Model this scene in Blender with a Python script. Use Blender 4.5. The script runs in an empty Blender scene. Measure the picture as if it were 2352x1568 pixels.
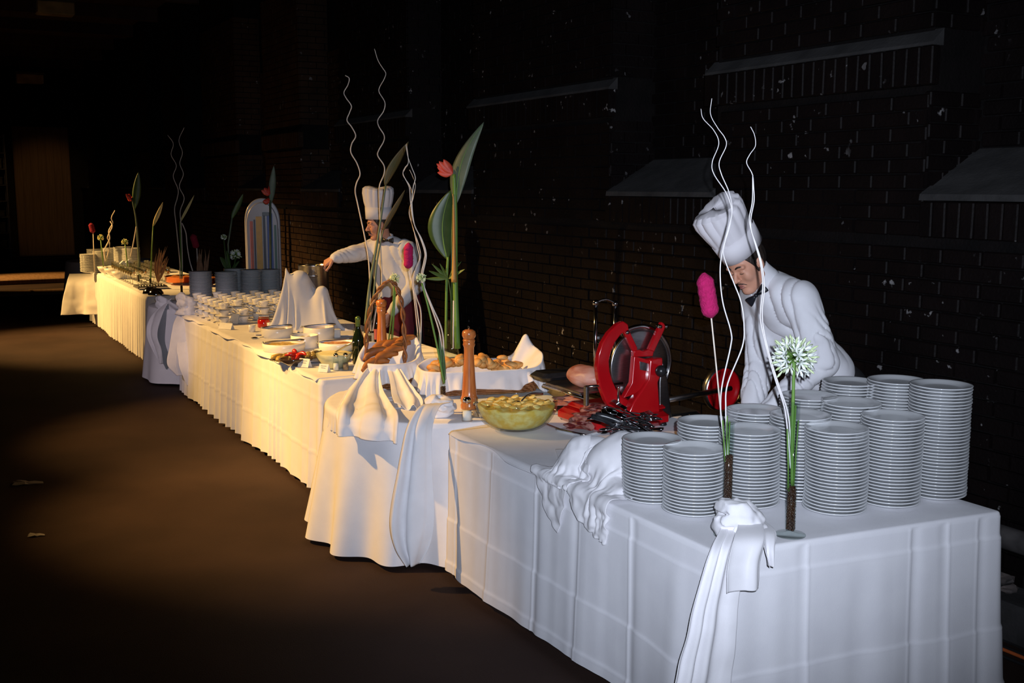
import bpy, math, random
import numpy as np
from mathutils import Vector, Matrix

random.seed(7)
rng = np.random.default_rng(7)
scene = bpy.context.scene
coll = scene.collection

# ------------------------------------------------------------------ camera
FPX, PITCH, CAMH = 2483.0, math.atan((784 - 426) / 2483.0), 1.95
cam_data = bpy.data.cameras.new('camera')
cam_data.sensor_fit = 'HORIZONTAL'
cam_data.sensor_width = 36.0
cam_data.lens = 36.0 * FPX / 2352.0
cam_data.clip_end = 200
camera = bpy.data.objects.new('camera', cam_data)
camera.location = (0, 0, CAMH)
camera.rotation_euler = (math.pi / 2 - PITCH, 0, 0)
coll.objects.link(camera)
scene.camera = camera

# ------------------------------------------------------------------ world, exposure
world = bpy.data.worlds.new('world')
scene.world = world
world.use_nodes = True
world.node_tree.nodes['Background'].inputs[0].default_value = (0.55, 0.45, 0.6, 1)
world.node_tree.nodes['Background'].inputs[1].default_value = 0.0022
scene.view_settings.view_transform = 'Standard'
scene.view_settings.look = 'None'
scene.view_settings.gamma = 1.0
scene.view_settings.exposure = 0.0
scene.view_settings.use_curve_mapping = False

# ------------------------------------------------------------------ lamps
def lamp(name, kind, loc, energy, color, target=None, size=None, blend=None, radius=0.05):
    d = bpy.data.lights.new(name, kind)
    d.energy = energy
    d.color = color
    d.shadow_soft_size = radius
    if kind == 'SPOT':
        d.spot_size = math.radians(size)
        d.spot_blend = blend
    o = bpy.data.objects.new(name, d)
    o.location = loc
    if target is not None:
        o.rotation_euler = (Vector(target) - Vector(loc)).to_track_quat('-Z', 'Y').to_euler()
    coll.objects.link(o)
    return o

# the camera's own flash, beside the lens
lamp('camera_flash', 'SPOT', (0.05, -0.02, 2.02), 900, (0.76, 0.84, 1.0), (0.55, 5.0, 1.58), 63, 1.0, 0.012)
# warm stage spots hung over the aisle, then one added fill spot
WARM = (1.0, 0.57, 0.17)
lamp('stage_spot', 'SPOT', (-5.4, 6.0, 4.6), 2300, WARM, (-1.0, 6.7, 0.45), 40, 0.8, 0.08)
lamp('stage_spot', 'SPOT', (-6.3, 8.1, 4.7), 1650, WARM, (-2.0, 8.6, 0.6), 40, 0.8, 0.08)
lamp('stage_spot', 'SPOT', (-10.0, 13.2, 4.7), 4600, WARM, (-5.2, 13.6, 0.5), 40, 0.8, 0.08)
lamp('stage_spot', 'SPOT', (-13.5, 21.0, 4.9), 2400, WARM, (-9.4, 21.6, 0.0), 36, 0.8, 0.08)
lamp('stage_spot', 'SPOT', (-9.8, 24.0, 4.9), 80, WARM, (-13.0, 30.6, 1.2), 28, 0.8, 0.08)  # added low spot to brighten the back board; no lamp known there
lamp('house_spot', 'SPOT', (-4.6, 2.5, 4.9), 700, (1.0, .80, .86), (-3.25, 10.45, 0.42), 11, 0.7, 0.08)

# ------------------------------------------------------------------ measuring helpers
CP, SP = math.cos(PITCH), math.sin(PITCH)
def ray(x, y):
    a, b = (x - 1176) / FPX, -(y - 784) / FPX
    return (a, CP + SP * b, -SP + CP * b)
def at(x, y, z):
    r = ray(x, y); t = (z - CAMH) / r[2]
    return Vector((t * r[0], t * r[1], z))
def pt(x, y, Y):
    r = ray(x, y); t = Y / r[1]
    return Vector((t * r[0], Y, CAMH + t * r[2]))
def px(P):
    yf = CP * P[1] - SP * (P[2] - CAMH); zu = SP * P[1] + CP * (P[2] - CAMH)
    return 1176 + FPX * P[0] / yf, 784 - FPX * zu / yf

# ------------------------------------------------------------------ object helpers
def tag(o, label=None, cat=None, group=None, kind=None):
    if label: o['label'] = label
    if cat: o['category'] = cat
    if group: o['group'] = group
    if kind: o['kind'] = kind
    return o
def empty(name, loc=(0, 0, 0), rz=0.0, label=None, cat=None, group=None):
    o = bpy.data.objects.new(name, None)
    o.empty_display_size = 0.05
    o.location = loc; o.rotation_euler = (0, 0, rz)
    coll.objects.link(o)
    return tag(o, label, cat, group)
def mesh_obj(name, verts, faces, m=None, parent=None, smooth=True, loc=None, rz=0.0):
    me = bpy.data.meshes.new(name)
    me.from_pydata([tuple(map(float, v)) for v in verts], [], [tuple(map(int, f)) for f in faces])
    me.update()
    if smooth:
        me.polygons.foreach_set('use_smooth', [True] * len(me.polygons))
    o = bpy.data.objects.new(name, me)
    if m is not None: me.materials.append(m)
    if parent is not None: o.parent = parent
    if loc is not None: o.location = loc
    if rz: o.rotation_euler = (0, 0, rz)
    coll.objects.link(o)
    return o
def copy_tree(o, parent=None):
    c = o.copy(); coll.objects.link(c); c.parent = parent
    for ch in o.children:
        copy_tree(ch, c)
    return c
def solidify(o, t, offset=0.0):
    md = o.modifiers.new('thick', 'SOLIDIFY'); md.thickness = t; md.offset = offset
    return o
def subsurf(o, n=1):
    md = o.modifiers.new('smooth', 'SUBSURF'); md.levels = n; md.render_levels = n
    return o
def autosmooth(o, ang=40):
    me = o.data
    me.polygons.foreach_set('use_smooth', [True] * len(me.polygons))
    try:
        me.set_sharp_from_angle(angle=math.radians(ang))
    except Exception:
        pass
    return o

class MB:
    """collects shapes, builds ONE mesh"""
    def __init__(s): s.v = []; s.f = []
    def add(s, verts, faces, M=None):
        n = len(s.v)
        if M is not None: verts = [M @ Vector(v) for v in verts]
        s.v += [tuple(v) for v in verts]
        s.f += [tuple(i + n for i in f) for f in faces]
        return s
    def build(s, name, m, parent=None, smooth=True, loc=None, rz=0.0, ang=None):
        o = mesh_obj(name, s.v, s.f, m, parent, smooth, loc, rz)
        if ang: autosmooth(o, ang)
        return o

def box(cx, cy, cz, sx, sy, sz, b=0.0):
    """box with chamfered edges; centre and full sizes"""
    hx, hy, hz = sx / 2, sy / 2, sz / 2
    if b <= 0:
        v = [(cx + i * hx, cy + j * hy, cz + k * hz) for k in (-1, 1) for j in (-1, 1) for i in (-1, 1)]
        f = [(0, 2, 3, 1), (4, 5, 7, 6), (0, 1, 5, 4), (2, 6, 7, 3), (0, 4, 6, 2), (1, 3, 7, 5)]
        return v, f
    b = min(b, hx * .9, hy * .9, hz * .9)
    def ring(ex, ey, z):
        pts = []
        for (sx_, sy_) in ((1, 1), (-1, 1), (-1, -1), (1, -1)):
            a = [(ex, ey - b), (ex - b, ey)] if sx_ * sy_ > 0 else [(ex - b, ey), (ex, ey - b)]
            for (x, y) in a: pts.append((cx + sx_ * x, cy + sy_ * y, cz + z))
        return pts
    rings = [ring(hx - b, hy - b, -hz), ring(hx, hy, -hz + b), ring(hx, hy, hz - b), ring(hx - b, hy - b, hz)]
    v = sum(rings, []); f = []
    for r in range(3):
        for i in range(8):
            j = (i + 1) % 8
            f.append((r * 8 + i, r * 8 + j, r * 8 + 8 + j, r * 8 + 8 + i))
    f.append(tuple(reversed(range(8)))); f.append(tuple(range(24, 32)))
    return v, f

def lathe(prof, seg=32, cap=True):
    v = []; f = []
    for (r, z) in prof:
        for i in range(seg):
            a = 2 * math.pi * i / seg
            v.append((r * math.cos(a), r * math.sin(a), z))
    for k in range(len(prof) - 1):
        for i in range(seg):
            j = (i + 1) % seg
            f.append((k * seg + i, k * seg + j, (k + 1) * seg + j, (k + 1) * seg + i))
    if cap:
        f.append(tuple(reversed(range(seg))))
        n = len(prof) - 1
        f.append(tuple(range(n * seg, n * seg + seg)))
    return v, f

def spline(pts, n):
    """catmull-rom through points (any dimension)"""
    P = np.array([tuple(p) for p in pts], float)
    if len(P) < 3:
        t = np.linspace(0, 1, n)[:, None]; return P[0] * (1 - t) + P[-1] * t
    Q = np.vstack([2 * P[0] - P[1], P, 2 * P[-1] - P[-2]])
    out = []
    for t in np.linspace(0, len(P) - 1 - 1e-9, n):
        i = int(t); u = t - i
        a, b, c, d = Q[i], Q[i + 1], Q[i + 2], Q[i + 3]
        out.append(.5 * ((2 * b) + (-a + c) * u + (2 * a - 5 * b + 4 * c - d) * u * u + (-a + 3 * b - 3 * c + d) * u ** 3))
    return np.array(out)

def tube(pts, rad, seg=8, cap=True):
    P = [Vector(tuple(p)) for p in pts]; n = len(P)
    R = rad if hasattr(rad, '__len__') else [rad] * n
    T = [((P[min(i + 1, n - 1)] - P[max(i - 1, 0)]).normalized()) for i in range(n)]
    ref = Vector((0, 0, 1)) if abs(T[0].z) < .9 else Vector((1, 0, 0))
    N = (ref - T[0] * ref.dot(T[0])).normalized()
    v = []; f = []
    for i in range(n):
        N = (N - T[i] * N.dot(T[i])).normalized(); B = T[i].cross(N)
        for k in range(seg):
            a = 2 * math.pi * k / seg
            v.append(tuple(P[i] + (N * math.cos(a) + B * math.sin(a)) * R[i]))
    for i in range(n - 1):
        for k in range(seg):
            j = (k + 1) % seg
            f.append((i * seg + k, i * seg + j, (i + 1) * seg + j, (i + 1) * seg + k))
    if cap:
        f.append(tuple(reversed(range(seg)))); f.append(tuple(range((n - 1) * seg, n * seg)))
    return v, f

def grid_faces(nu, nv, wrap=False, off=0):
    f = []
    for i in range(nu if wrap else nu - 1):
        for j in range(nv - 1):
            a = i * nv + j; b = ((i + 1) % nu) * nv + j
            f.append((off + a, off + b, off + b + 1, off + a + 1))
    return f

def prism(outline, y0, y1):
    """closed 2-D outline (x,z) extruded along y, convex or not"""
    n = len(outline)
    v = [(x, y0, z) for x, z in outline] + [(x, y1, z) for x, z in outline]
    f = [(i, (i + 1) % n, n + (i + 1) % n, n + i) for i in range(n)]
    f.append(tuple(reversed(range(n)))); f.append(tuple(range(n, 2 * n)))
    return v, f

def sphere(c, r, seg=12, rings=8, sc=(1, 1, 1)):
    v = []; f = []
    for k in range(rings + 1):
        a = math.pi * k / rings
        for i in range(seg):
            b = 2 * math.pi * i / seg
            v.append((c[0] + r * sc[0] * math.sin(a) * math.cos(b), c[1] + r * sc[1] * math.sin(a) * math.sin(b), c[2] - r * sc[2] * math.cos(a)))
    for k in range(rings):
        for i in range(seg):
            j = (i + 1) % seg
            f.append((k * seg + i, k * seg + j, (k + 1) * seg + j, (k + 1) * seg + i))
    return v, f

# ------------------------------------------------------------------ value noise (numpy)
_tab = rng.random((64, 64, 64)) * 2 - 1
def vnoise(P, s=1.0):
    P = np.asarray(P, float) * s; i = np.floor(P).astype(int); u = P - i; u = u * u * (3 - 2 * u)
    r = 0
    for a in (0, 1):
        for b in (0, 1):
            for c in (0, 1):
                w = (u[..., 0] if a else 1 - u[..., 0]) * (u[..., 1] if b else 1 - u[..., 1]) * (u[..., 2] if c else 1 - u[..., 2])
                r = r + w * _tab[(i[..., 0] + a) & 63, (i[..., 1] + b) & 63, (i[..., 2] + c) & 63]
    return r

# ------------------------------------------------------------------ signed distance shapes and surface nets
def sd_ell(P, c, r, R=None):
    q = P - np.array(c, float)
    if R is not None: q = q @ np.array(R, float).T
    r = np.array(r, float)
    k0 = np.linalg.norm(q / r, axis=-1); k1 = np.linalg.norm(q / (r * r), axis=-1) + 1e-9
    return k0 * (k0 - 1) / k1
def sd_cone(P, a, b, ra, rb):
    a = np.array(a, float); b = np.array(b, float); ab = b - a
    t = np.clip(((P - a) @ ab) / (ab @ ab), 0, 1)
    d = np.linalg.norm(P - a - t[..., None] * ab, axis=-1)
    return d - (ra + (rb - ra) * t)
def sd_box(P, c, h, r=0.0, R=None):
    q = P - np.array(c, float)
    if R is not None: q = q @ np.array(R, float).T
    q = np.abs(q) - (np.array(h, float) - r)
    return np.linalg.norm(np.maximum(q, 0), axis=-1) + np.minimum(q.max(-1), 0) - r
def sd_cyl(P, c, r, h, rr=0.01):
    q = P - np.array(c, float)
    d = np.stack([np.linalg.norm(q[..., :2], axis=-1) - r + rr, np.abs(q[..., 2]) - h + rr], -1)
    return np.minimum(d.max(-1), 0) + np.linalg.norm(np.maximum(d, 0), axis=-1) - rr
def smin(a, b, k):
    h = np.clip(.5 + .5 * (b - a) / k, 0, 1)
    return b * (1 - h) + a * h - k * h * (1 - h)
def surface_nets(fn, lo, hi, res):
    lo = np.array(lo, float); hi = np.array(hi, float)
    n = np.maximum(np.ceil((hi - lo) / res).astype(int) + 1, 3)
    ax = [lo[i] + res * np.arange(n[i]) for i in range(3)]
    G = np.stack(np.meshgrid(*ax, indexing='ij'), -1)
    V = fn(G.reshape(-1, 3)).reshape(n)
    ins = V < 0
    c = np.zeros(n - 1, int)
    for a in (0, 1):
        for b in (0, 1):
            for d in (0, 1):
                c += ins[a:n[0] - 1 + a, b:n[1] - 1 + b, d:n[2] - 1 + d]
    act = (c > 0) & (c < 8)
    idx = np.full(n - 1, -1, int)
    I = np.argwhere(act); idx[act] = np.arange(len(I))
    S = np.zeros((len(I), 3)); K = np.zeros(len(I))
    cor = [(a, b, d) for a in (0, 1) for b in (0, 1) for d in (0, 1)]
    for p in cor:
        for q in cor:
            if p < q and sum(abs(x - y) for x, y in zip(p, q)) == 1:
                A = I + p; B = I + q
                va = V[A[:, 0], A[:, 1], A[:, 2]]; vb = V[B[:, 0], B[:, 1], B[:, 2]]
                m = (va < 0) != (vb < 0)
                t = np.where(m, va / np.where(np.abs(va - vb) < 1e-12, 1, va - vb), 0)
                X = I + np.array(p) + t[:, None] * (np.array(q) - np.array(p))
                S[m] += X[m]; K[m] += 1
    verts = lo + res * S / np.maximum(K, 1)[:, None]
    F = []
    for d in range(3):
        e1, e2 = [(1, 2), (2, 0), (0, 1)][d]
        sh = [slice(None)] * 3; sl = [slice(None)] * 3
        sl[d] = slice(0, n[d] - 1); sh[d] = slice(1, n[d])
        ch = ins[tuple(sl)] != ins[tuple(sh)]
        E = np.argwhere(ch)
        E = E[(E[:, e1] > 0) & (E[:, e2] > 0) & (E[:, e1] < n[e1] - 1) & (E[:, e2] < n[e2] - 1)]
        flip = ins[E[:, 0], E[:, 1], E[:, 2]]
        def g(a, b):
            Q = E.copy(); Q[:, e1] -= a; Q[:, e2] -= b
            return idx[Q[:, 0], Q[:, 1], Q[:, 2]]
        q = np.stack([g(1, 1), g(0, 1), g(0, 0), g(1, 0)], 1)
        q[~flip] = q[~flip][:, ::-1]
        F.append(q)
    return verts, np.vstack(F)
def sdf_obj(name, fn, lo, hi, res, m, parent=None):
    v, f = surface_nets(fn, lo, hi, res)
    me = bpy.data.meshes.new(name)
    me.from_pydata(v.tolist(), [], f.tolist()); me.update()
    me.polygons.foreach_set('use_smooth', [True] * len(me.polygons))
    me.materials.append(m)
    o = bpy.data.objects.new(name, me)
    if parent is not None: o.parent = parent
    coll.objects.link(o)
    return o

# ------------------------------------------------------------------ small cloth solver
def drape_cloth(X, collider, steps=140, iters=7, thick=0.005, pins=None, damp=0.97, g=9.8, dt=0.016, fric=0.5, bend=0.25, rest=1.0):
    """X: (nu,nv,3) start positions at rest lengths; falls on collider(P)->distance"""
    X = np.array(X, float); X0 = X.copy(); V = np.zeros_like(X)
    nu, nv = X.shape[:2]
    cons = []
    def add(di, dj, st):
        for a in (0, 1):
            i0 = slice(None, nu - di) if di else slice(None)
            A = np.argwhere(np.ones((nu - di, nv - abs(dj)), bool))
            if dj < 0: A = A + [0, -dj]
            B = A + [di, dj]
            par = (A[:, 0] // max(di, 1) if di else A[:, 1] // max(abs(dj), 1)) % 2 == a
            A, B = A[par], B[par]
            L = np.linalg.norm(X0[A[:, 0], A[:, 1]] - X0[B[:, 0], B[:, 1]], axis=1)
            L = L * rest
            cons.append((A[:, 0] * nv + A[:, 1], B[:, 0] * nv + B[:, 1], L, st))
    add(1, 0, 1.0); add(0, 1, 1.0); add(1, 1, .7); add(1, -1, .7); add(2, 0, bend); add(0, 2, bend)
    P = X.reshape(-1, 3); Q = P.copy(); w = np.ones(len(P))
    if pins is not None: w[pins] = 0
    for s in range(steps):
        vel = (P - Q) * damp; vel = np.clip(vel, -.05, .05)
        Q = P.copy()
        P = P + (vel + np.array([0, 0, -g * dt * dt])) * w[:, None]
        for it in range(iters):
            for (a, b, L, st) in cons:
                d = P[b] - P[a]; l = np.linalg.norm(d, axis=1) + 1e-9
                ww = w[a] + w[b] + 1e-9
                c = (st * (l - L) / l / ww)[:, None] * d
                P[a] += c * w[a][:, None]; P[b] -= c * w[b][:, None]
            if it % 2 == 0 or it == iters - 1:
                D = collider(P); k = np.where((D < thick) & (w > 0))[0]
                if len(k):
                    p = P[k]; e = 1e-3; d0 = D[k]
                    N = np.stack([collider(p + np.array(v) * e) - d0 for v in ((1, 0, 0), (0, 1, 0), (0, 0, 1))], 1)
                    N /= np.linalg.norm(N, axis=1)[:, None] + 1e-9
                    P[k] = p + N * (thick - d0)[:, None]
                    mv = P[k] - Q[k]; tn = mv - N * (mv * N).sum(1)[:, None]
                    P[k] -= tn * fric
    return P.reshape(nu, nv, 3)
def wrinkle(X, amp, sc, seed=0.0):
    du = np.gradient(X, axis=0); dv = np.gradient(X, axis=1)
    N = np.cross(du, dv); N /= np.linalg.norm(N, axis=2)[..., None] + 1e-9
    N *= np.sign(N[..., 2:3] + 1e-6)
    r = (1 - np.abs(vnoise(X + seed, sc)) * 2.2) * .65 + (1 - np.abs(vnoise(X + seed + 5, sc * 2.1)) * 2.2) * .35
    return X + N * (amp * np.clip(r, 0, 1))[..., None]
def cloth_obj(name, X, m, parent=None, thick=0.002, sub=1):
    nu, nv = X.shape[:2]
    o = mesh_obj(name, X.reshape(-1, 3), grid_faces(nu, nv), m, parent)
    if sub: subsurf(o, sub)
    solidify(o, thick)
    return o
def sheet(c, e1, e2, s1, s2, n1, n2, fn=None):
    """flat start sheet; c centre, e1/e2 directions"""
    c = np.array(tuple(c)); e1 = np.array(tuple(e1), float); e2 = np.array(tuple(e2), float)
    e1 /= np.linalg.norm(e1); e2 /= np.linalg.norm(e2)
    U, W = np.meshgrid(np.linspace(-.5, .5, n1) * s1, np.linspace(-.5, .5, n2) * s2, indexing='ij')
    return c + U[..., None] * e1 + W[..., None] * e2

# ------------------------------------------------------------------ materials
MATS = {}
def mat(name, col, rough=.5, metal=0.0, col2=None, scale=20.0, bump=0.0, bscale=None, trans=0.0, ior=1.45, sheen=0.0, sss=0.0, coat=0.0, spec=None, stretch=None, detail=4.0, lo=.35, hi=.65):
    if name in MATS: return MATS[name]
    m = bpy.data.materials.new(name); m.use_nodes = True
    nt = m.node_tree; b = nt.nodes['Principled BSDF']
    b.inputs['Base Color'].default_value = (*col, 1)
    b.inputs['Roughness'].default_value = rough
    b.inputs['Metallic'].default_value = metal
    b.inputs['Transmission Weight'].default_value = trans
    b.inputs['IOR'].default_value = ior
    if sheen: b.inputs['Sheen Weight'].default_value = sheen
    if coat: b.inputs['Coat Weight'].default_value = coat; b.inputs['Coat Roughness'].default_value = .08
    if spec is not None: b.inputs['Specular IOR Level'].default_value = spec
    if sss:
        b.inputs['Subsurface Weight'].default_value = sss
        b.inputs['Subsurface Radius'].default_value = (.012, .005, .003)
        b.inputs['Subsurface Scale'].default_value = 1.0
    tc = nt.nodes.new('ShaderNodeTexCoord')
    src = tc.outputs['Object']
    if stretch:
        mp = nt.nodes.new('ShaderNodeMapping'); mp.inputs['Scale'].default_value = stretch
        nt.links.new(src, mp.inputs['Vector']); src = mp.outputs['Vector']
    if col2 is None: col2 = tuple(c * .88 for c in col)
    n = nt.nodes.new('ShaderNodeTexNoise'); n.inputs['Scale'].default_value = scale; n.inputs['Detail'].default_value = detail
    nt.links.new(src, n.inputs['Vector'])
    r = nt.nodes.new('ShaderNodeValToRGB')
    r.color_ramp.elements[0].position = lo; r.color_ramp.elements[1].position = hi
    r.color_ramp.elements[0].color = (*col, 1); r.color_ramp.elements[1].color = (*col2, 1)
    nt.links.new(n.outputs['Fac'], r.inputs['Fac']); nt.links.new(r.outputs['Color'], b.inputs['Base Color'])
    if bump:
        n2 = nt.nodes.new('ShaderNodeTexNoise'); n2.inputs['Scale'].default_value = bscale or scale; n2.inputs['Detail'].default_value = 3
        nt.links.new(src, n2.inputs['Vector'])
        bp = nt.nodes.new('ShaderNodeBump'); bp.inputs['Strength'].default_value = bump; bp.inputs['Distance'].default_value = .01
        nt.links.new(n2.outputs['Fac'], bp.inputs['Height']); nt.links.new(bp.outputs['Normal'], b.inputs['Normal'])
    MATS[name] = m
    return m

linen = mat('linen', (.80, .79, .82), .85, col2=(.76, .75, .785), scale=9, bump=.12, bscale=420, sheen=.1)
linen2 = mat('napkin_cotton', (.77, .755, .78), .85, col2=(.73, .715, .74), scale=14, bump=.10, bscale=500, sheen=.1)
china = mat('white_china', (.70, .71, .72), .14, col2=(.67, .68, .69), scale=6, spec=.5)
def thin_glass(name, tint, rim=(.74, .77, .76), gl=.9, f0=.04):
    """thin-walled glass: see-through, mirror sheen and a darker edge by the facing angle"""
    m = bpy.data.materials.new(name); m.use_nodes = True
    nt = m.node_tree; nt.nodes.remove(nt.nodes['Principled BSDF'])
    out = nt.nodes['Material Output']
    lw = nt.nodes.new('ShaderNodeLayerWeight'); lw.inputs['Blend'].default_value = .35
    rp = nt.nodes.new('ShaderNodeValToRGB'); rp.color_ramp.elements[0].color = (*tint, 1); rp.color_ramp.elements[1].color = (*rim, 1)
    rp.color_ramp.elements[0].position = .45; rp.color_ramp.elements[1].position = 1.0
    nt.links.new(lw.outputs['Facing'], rp.inputs['Fac'])
    tr = nt.nodes.new('ShaderNodeBsdfTransparent'); nt.links.new(rp.outputs['Color'], tr.inputs['Color'])
    gs = nt.nodes.new('ShaderNodeBsdfGlossy'); gs.inputs['Roughness'].default_value = .03; gs.inputs['Color'].default_value = (gl, gl, gl, 1)
    fr = nt.nodes.new('ShaderNodeValToRGB'); nt.links.new(lw.outputs['Facing'], fr.inputs['Fac'])
    fr.color_ramp.elements[0].color = (f0, f0, f0, 1); fr.color_ramp.elements[1].color = (.55, .55, .55, 1)
    fr.color_ramp.elements[0].position = .6
    mx = nt.nodes.new('ShaderNodeMixShader')
    nt.links.new(fr.outputs['Color'], mx.inputs['Fac']); nt.links.new(tr.outputs[0], mx.inputs[1]); nt.links.new(gs.outputs[0], mx.inputs[2])
    nt.links.new(mx.outputs[0], out.inputs['Surface'])
    MATS[name] = m; return m
glass = thin_glass('clear_glass', (.93, .96, .95))
chrome = mat('chrome', (.72, .72, .74), .10, 1.0, col2=(.62, .62, .65), scale=15)
steel = mat('brushed_steel', (.52, .51, .52), .28, 1.0, col2=(.40, .40, .42), scale=30, stretch=(1, 1, 8))
black_plastic = mat('black_plastic', (.012, .012, .014), .3, col2=(.02, .02, .022), scale=30)
beans = mat('coffee_beans', (.035, .014, .008), .35, col2=(.07, .03, .015), scale=60, bump=.4)
stem_green = mat('stem_green', (.10, .22, .035), .45, col2=(.16, .30, .06), scale=14, stretch=(1, 1, .1))
leaf_green = mat('leaf_green', (.035, .075, .018), .4, col2=(.055, .10, .03), scale=12)
leaf_grey = mat('leaf_grey_green', (.10, .14, .085), .45, col2=(.15, .18, .12), scale=10)
leaf_brown = mat('leaf_brown_green', (.13, .085, .03), .5, col2=(.08, .075, .025), scale=8)
willow = mat('bleached_willow', (.72, .64, .55), .55, col2=(.60, .50, .42), scale=20)
willow_white = mat('white_rattan', (.82, .79, .80), .5, col2=(.72, .68, .68), scale=25)
wood_mill = mat('varnished_beech', (.58, .20, .055), .28, col2=(.42, .12, .03), scale=10, stretch=(6, 6, .8), coat=.6)
wicker = mat('wicker', (.20, .072, .022), .45, col2=(.34, .14, .05), scale=18, bump=.2)
bread_gold = mat('golden_bread', (.60, .25, .05), .6, col2=(.72, .42, .15), scale=18, bump=.3)
bread_brown = mat('brown_bread', (.38, .14, .035), .5, col2=(.26, .08, .02), scale=12, bump=.2)
skin_mat = mat('skin', (.64, .30, .19), .5, col2=(.70, .35, .235), scale=9, sss=.12)
hair_mat = mat('dark_hair', (.018, .012, .010), .5, col2=(.04, .028, .022), scale=60, bump=.5, stretch=(1, 1, .2))
shirt_mat = mat('white_shirt', (.80, .79, .82), .8, col2=(.75, .735, .765), scale=7, sheen=.1, bump=.05, bscale=300)
hat_mat = mat('paper_hat', (.84, .80, .83), .7, col2=(.80, .76, .79), scale=4)
bow_mat = mat('black_satin', (.008, .008, .012), .4, col2=(.014, .014, .02), scale=20)
wine_mat = mat('wine_red_cloth', (.16, .012, .022), .8, col2=(.12, .008, .016), scale=10)
trouser_mat = mat('black_trouser', (.012, .011, .013), .8, col2=(.018, .017, .019), scale=20)
shoe_mat = mat('black_leather', (.01, .009, .009), .3, col2=(.016, .015, .015), scale=30)
magenta = mat('magenta_felt', (.44, .006, .105), .9, col2=(.34, .004, .075), scale=90, bump=.5, bscale=160)
red_enamel = mat('red_enamel', (.48, .006, .010), .18, col2=(.43, .004, .008), scale=4, coat=.5)
# ================================================================== the setting
def mat_brick(nm, ca, cb_):
    m = bpy.data.materials.new(nm); m.use_nodes = True
    nt = m.node_tree; b = nt.nodes['Principled BSDF']
    geo = nt.nodes.new('ShaderNodeNewGeometry')
    def noise(scale, detail=4):
        n = nt.nodes.new('ShaderNodeTexNoise'); n.inputs['Scale'].default_value = scale; n.inputs['Detail'].default_value = detail
        nt.links.new(geo.outputs['Position'], n.inputs['Vector']); return n
    def ramp(n, p0, p1, c0, c1):
        r = nt.nodes.new('ShaderNodeValToRGB'); r.color_ramp.elements[0].position = p0; r.color_ramp.elements[1].position = p1
        r.color_ramp.elements[0].color = (*c0, 1); r.color_ramp.elements[1].color = (*c1, 1)
        nt.links.new(n.outputs['Fac'], r.inputs['Fac']); return r
    base = ramp(noise(3.2), .35, .7, ca, cb_)
    chip = ramp(noise(16, 5), .665, .70, (0, 0, 0), (1, 1, 1))
    zone = ramp(noise(2.3, 2), .47, .60, (0, 0, 0), (1, 1, 1))
    mul = nt.nodes.new('ShaderNodeMath'); mul.operation = 'MULTIPLY'
    nt.links.new(chip.outputs['Color'], mul.inputs[0]); nt.links.new(zone.outputs['Color'], mul.inputs[1])
    mix = nt.nodes.new('ShaderNodeMix'); mix.data_type = 'RGBA'
    nt.links.new(mul.outputs[0], mix.inputs['Factor']); nt.links.new(base.outputs['Color'], mix.inputs['A'])
    mix.inputs['B'].default_value = (.20, .19, .19, 1)
    nt.links.new(mix.outputs['Result'], b.inputs['Base Color'])
    b.inputs['Roughness'].default_value = .6
    b.inputs['Specular IOR Level'].default_value = .12
    bp = nt.nodes.new('ShaderNodeBump'); bp.inputs['Strength'].default_value = .5; bp.inputs['Distance'].default_value = .006
    nt.links.new(noise(55, 4).outputs['Fac'], bp.inputs['Height']); nt.links.new(bp.outputs['Normal'], b.inputs['Normal'])
    return m
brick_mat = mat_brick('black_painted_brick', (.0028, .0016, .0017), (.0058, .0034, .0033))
brick_far = mat_brick('lit_brown_brick', (.022, .0105, .0052), (.042, .020, .010))  # brown brick of the far piers, warm lamplight put into its lighter colour
mortar_mat = mat('black_painted_mortar', (.002, .0014, .0015), .8, col2=(.0045, .003, .003), scale=8, bump=.4, bscale=60, spec=.2)
sill_mat = mat('dusty_grey_render', (.040, .038, .038), .9, col2=(.020, .019, .019), scale=6, bump=.3, bscale=50)
floor_mat = mat('dark_brown_floor', (.0270, .0145, .0112), .82, col2=(.0390, .0215, .0165), scale=1.6, bump=.25, bscale=160, spec=.2, detail=8)
ceil_mat = mat('dark_ceiling', (.070, .048, .046), .9, col2=(.05, .034, .034), scale=2, bump=.2, stretch=(.3, 3, 1))
backwall_mat = mat('back_wall_dark', (.012, .010, .010), .9, col2=(.02, .017, .016), scale=2)

floor = mesh_obj('floor', [(-30, -3, 0), (8, -3, 0), (8, 42, 0), (-30, 42, 0)], [(0, 1, 2, 3)], floor_mat, smooth=False)
tag(floor, kind='structure')
CEIL = 5.2

WALL_RZ = math.radians(119.0)
W0 = Vector((2.25, 4.75, 0))
wd = Vector((math.cos(WALL_RZ), math.sin(WALL_RZ), 0)); wi = Vector((-wd.y, wd.x, 0))   # along, into the room
def wl(t, y, z): return W0 + wd * t + wi * y + Vector((0, 0, z))
PIERS = [(.56, 2.12), (3.24, 5.3), (6.7, 8.6), (9.97, 11.5), (12.9, 14.95), (16.3, 18.2), (19.6, 21.5), (22.9, 24.8), (26.2, 28.1)]
NICHES = [(-2.6, .56)] + [(PIERS[i][1], PIERS[i + 1][0]) for i in range(len(PIERS) - 1)] + [(28.1, 34)]
NB = -.36
wall = MB()
wall.add(*box(15.7, -.306, .93, 36.6, .588, 1.86))
wall.add(*box(15.7, -.54, 3.55, 36.6, .34, 3.4))
for a, b in PIERS: wall.add(*box((a + b) / 2, -.306, 3.55, b - a, .588, 3.4))
wall_right = wall.build('wall_right', mortar_mat, smooth=False, loc=W0, rz=WALL_RZ)
tag(wall_right, kind='structure')
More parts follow.
